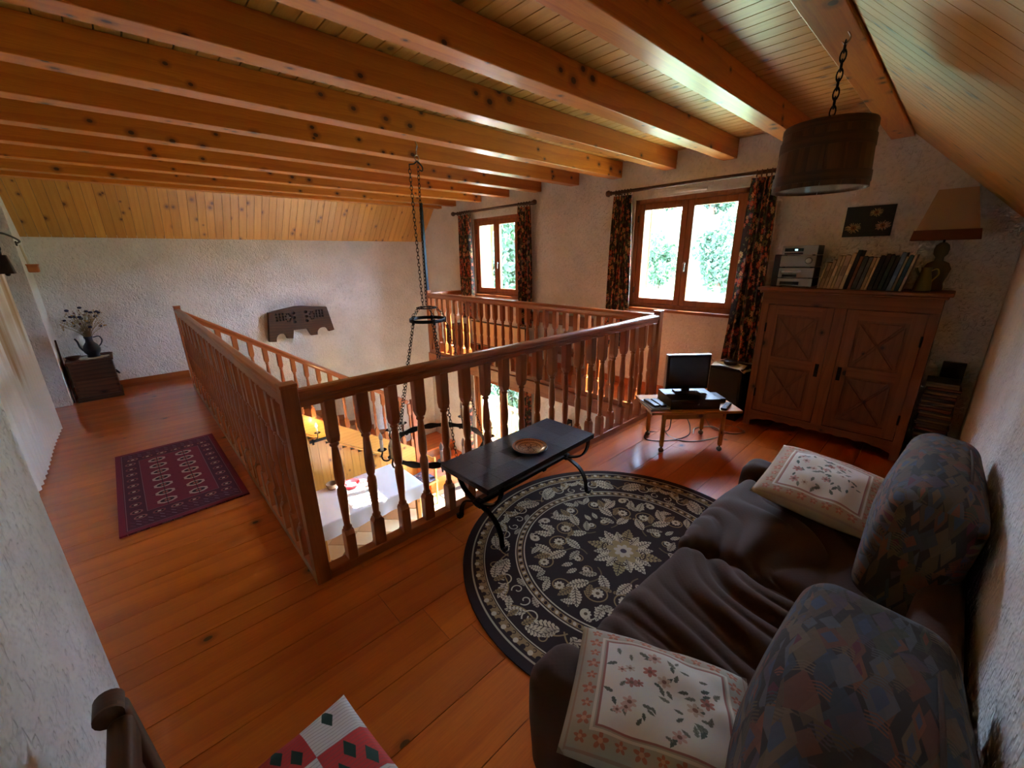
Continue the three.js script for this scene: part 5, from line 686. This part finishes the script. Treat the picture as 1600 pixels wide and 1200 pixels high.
// ================= outdoors =================
{
  const gm = std({ roughness: 1, map: tex(512, 512, (u, v) => { const a = pn(u * 9, v * 9, 9, 9, 71), b = pn(u * 90, v * 90, 90, 90, 72), t = 0.72 + 0.3 * a + 0.25 * (b - 0.5); return [92 * t, 118 * t, 78 * t]; }) });
  const hill = struct('hill', 'bright green meadow slope rising behind the house', 'hill');
  const H = (x, z) => -2.75 + Math.max(0, x - 7) * 0.2 + 2.6 * sm(7, 26, x) - 5 * sm(30, 60, x) + (pn(x * 0.2 + 40, z * 0.2 + 40, 999, 999, 3) - 0.5) * sm(5, 12, x);
  mesh('meadow', sheet((s, t) => { const x = 3.9 + 70 * s * s + 4 * s, z = 40 - 110 * t; return [x, H(x, z), z, x / 6, z / 6]; }, 60, 80), gm, hill);
  const lm = [[0.03, 0.075, 0.03], [0.04, 0.095, 0.035], [0.025, 0.06, 0.025]].map((c) => std({ color: new THREE.Color().setRGB(...c), roughness: 0.8, side: THREE.DoubleSide, transmission: 0.3, thickness: 0 }));
  function crown(r, h, n, seed) {
    const pos = []; const lobes = []; for (let i = 0; i < 9; i++) lobes.push([rr(-0.6, 0.6) * r, rr(0.15, 0.85) * h, rr(-0.6, 0.6) * r, rr(0.35, 0.6) * r]);
    for (let i = 0; i < n; i++) { const [lx, ly, lz, lr] = pick(lobes), d = V(rr(-1, 1), rr(-1, 1), rr(-1, 1)).normalize().multiplyScalar(lr * Math.pow(rnd(), 0.35)), c = V(lx, ly, lz).add(d), a = V(rr(-1, 1), rr(-1, 1), rr(-1, 1)).normalize(), b = V(rr(-1, 1), rr(-1, 1), rr(-1, 1)).cross(a).normalize(), s = rr(0.07, 0.15) * Math.max(0.7, r * 0.5) * (seed ?? 1), p = c.clone().addScaledVector(a, s * 1.5), q = c.clone().addScaledVector(b, s * 0.6), w = c.clone().addScaledVector(b, -s * 0.6), e = c.clone().addScaledVector(a, -s * 1.2); for (const k of [p, q, w, w, q, e]) pos.push(k.x, k.y, k.z); }
    const g = new THREE.BufferGeometry(); g.setAttribute('position', new THREE.Float32BufferAttribute(pos, 3)); g.setAttribute('uv', new THREE.Float32BufferAttribute(new Float32Array(pos.length / 3 * 2), 2)); g.computeVertexNormals(); return g;
  }
  function tree(name, label, x, z, r, h, trunk, n, k, group) {
    const o = thing(name, label, name === 'bush' ? 'bush' : 'tree', group); mesh('foliage', crown(r, h, n, name === 'meadow_tree' ? 1.7 : 1).translate(0, trunk, 0), lm[k], o);
    mesh('trunk', cyl(0.05 * r + 0.03, 0.08 * r + 0.05, trunk + h * 0.5, 0, (trunk + h * 0.5) / 2 - 0.2, 0, 8), M.dark[1], o); put(o, x, H(x, z), z);
  }
  tree('leafy_tree', 'tall leafy tree filling the right pane of the far gallery window', 10, -9.4, 2.2, 6.0, 1.4, 5200, 1);
  tree('leafy_tree', 'leafy shrub tree beyond the balcony outside the lower glazed door', 6.7, -6.0, 1.0, 1.9, 0.1, 2200, 0);
  tree('bush', 'bush on the meadow behind the left pane of the wide window', 13.5, -5.5, 0.8, 3.0, 0.3, 1500, 1);
  tree('bush', 'bush on the meadow behind the right pane of the wide window', 14.2, -3.8, 1.0, 3.2, 0.3, 1900, 0);
  const far = [[26, -9.2], [28, -4.6], [25, -1.2], [29, -14], [27, -19], [28, -24.5], [26, -31]];
  for (const [x, z] of far) tree('meadow_tree', 'dark green tree in the row at the top of the meadow', x, z, 1.9, 4.4, 0.5, 2600, 2, 'trees at the top of the meadow');
  const bal = struct('balcony_floor', 'wooden balcony deck outside the lower glazed door', 'balcony'), yw = std({ map: T.pine, color: new THREE.Color(0.4, 0.32, 0.14), roughness: 0.6 });
  for (let k = 0; k < 11; k++) mesh('deck_board', grain(b6(XW + 0.25 + k * 0.125, XW + 0.37 + k * 0.125, GY - 0.06, GY - 0.02, -6, -0.6), 2), M.dark[0], bal);
  const r = thing('balcony_railing', 'yellow wooden railing of the balcony outside the lower door', 'railing');
  mesh('handrail', grain(rb(0.07, 0.06, 5.2, 0.01, 0, 0.92, 0), 2), yw, r); mesh('lower_rail', grain(rb(0.05, 0.06, 5.2, 0.01, 0, 0.12, 0), 2), yw, r);
  for (let k = 0; k < 34; k++) mesh('slat', grain(b6(-0.012, 0.012, 0.14, 0.89, -2.58 + k * 0.155, -2.58 + k * 0.155 + 0.075), 1), yw, r);
  put(r, 4.98, GY - 0.02, -3.3);
}

// ---------- shadows, hand over ----------
scene.traverse((o) => { if (o.isMesh) { o.castShadow = true; o.receiveShadow = true; } });
renderer.render(scene, camera);
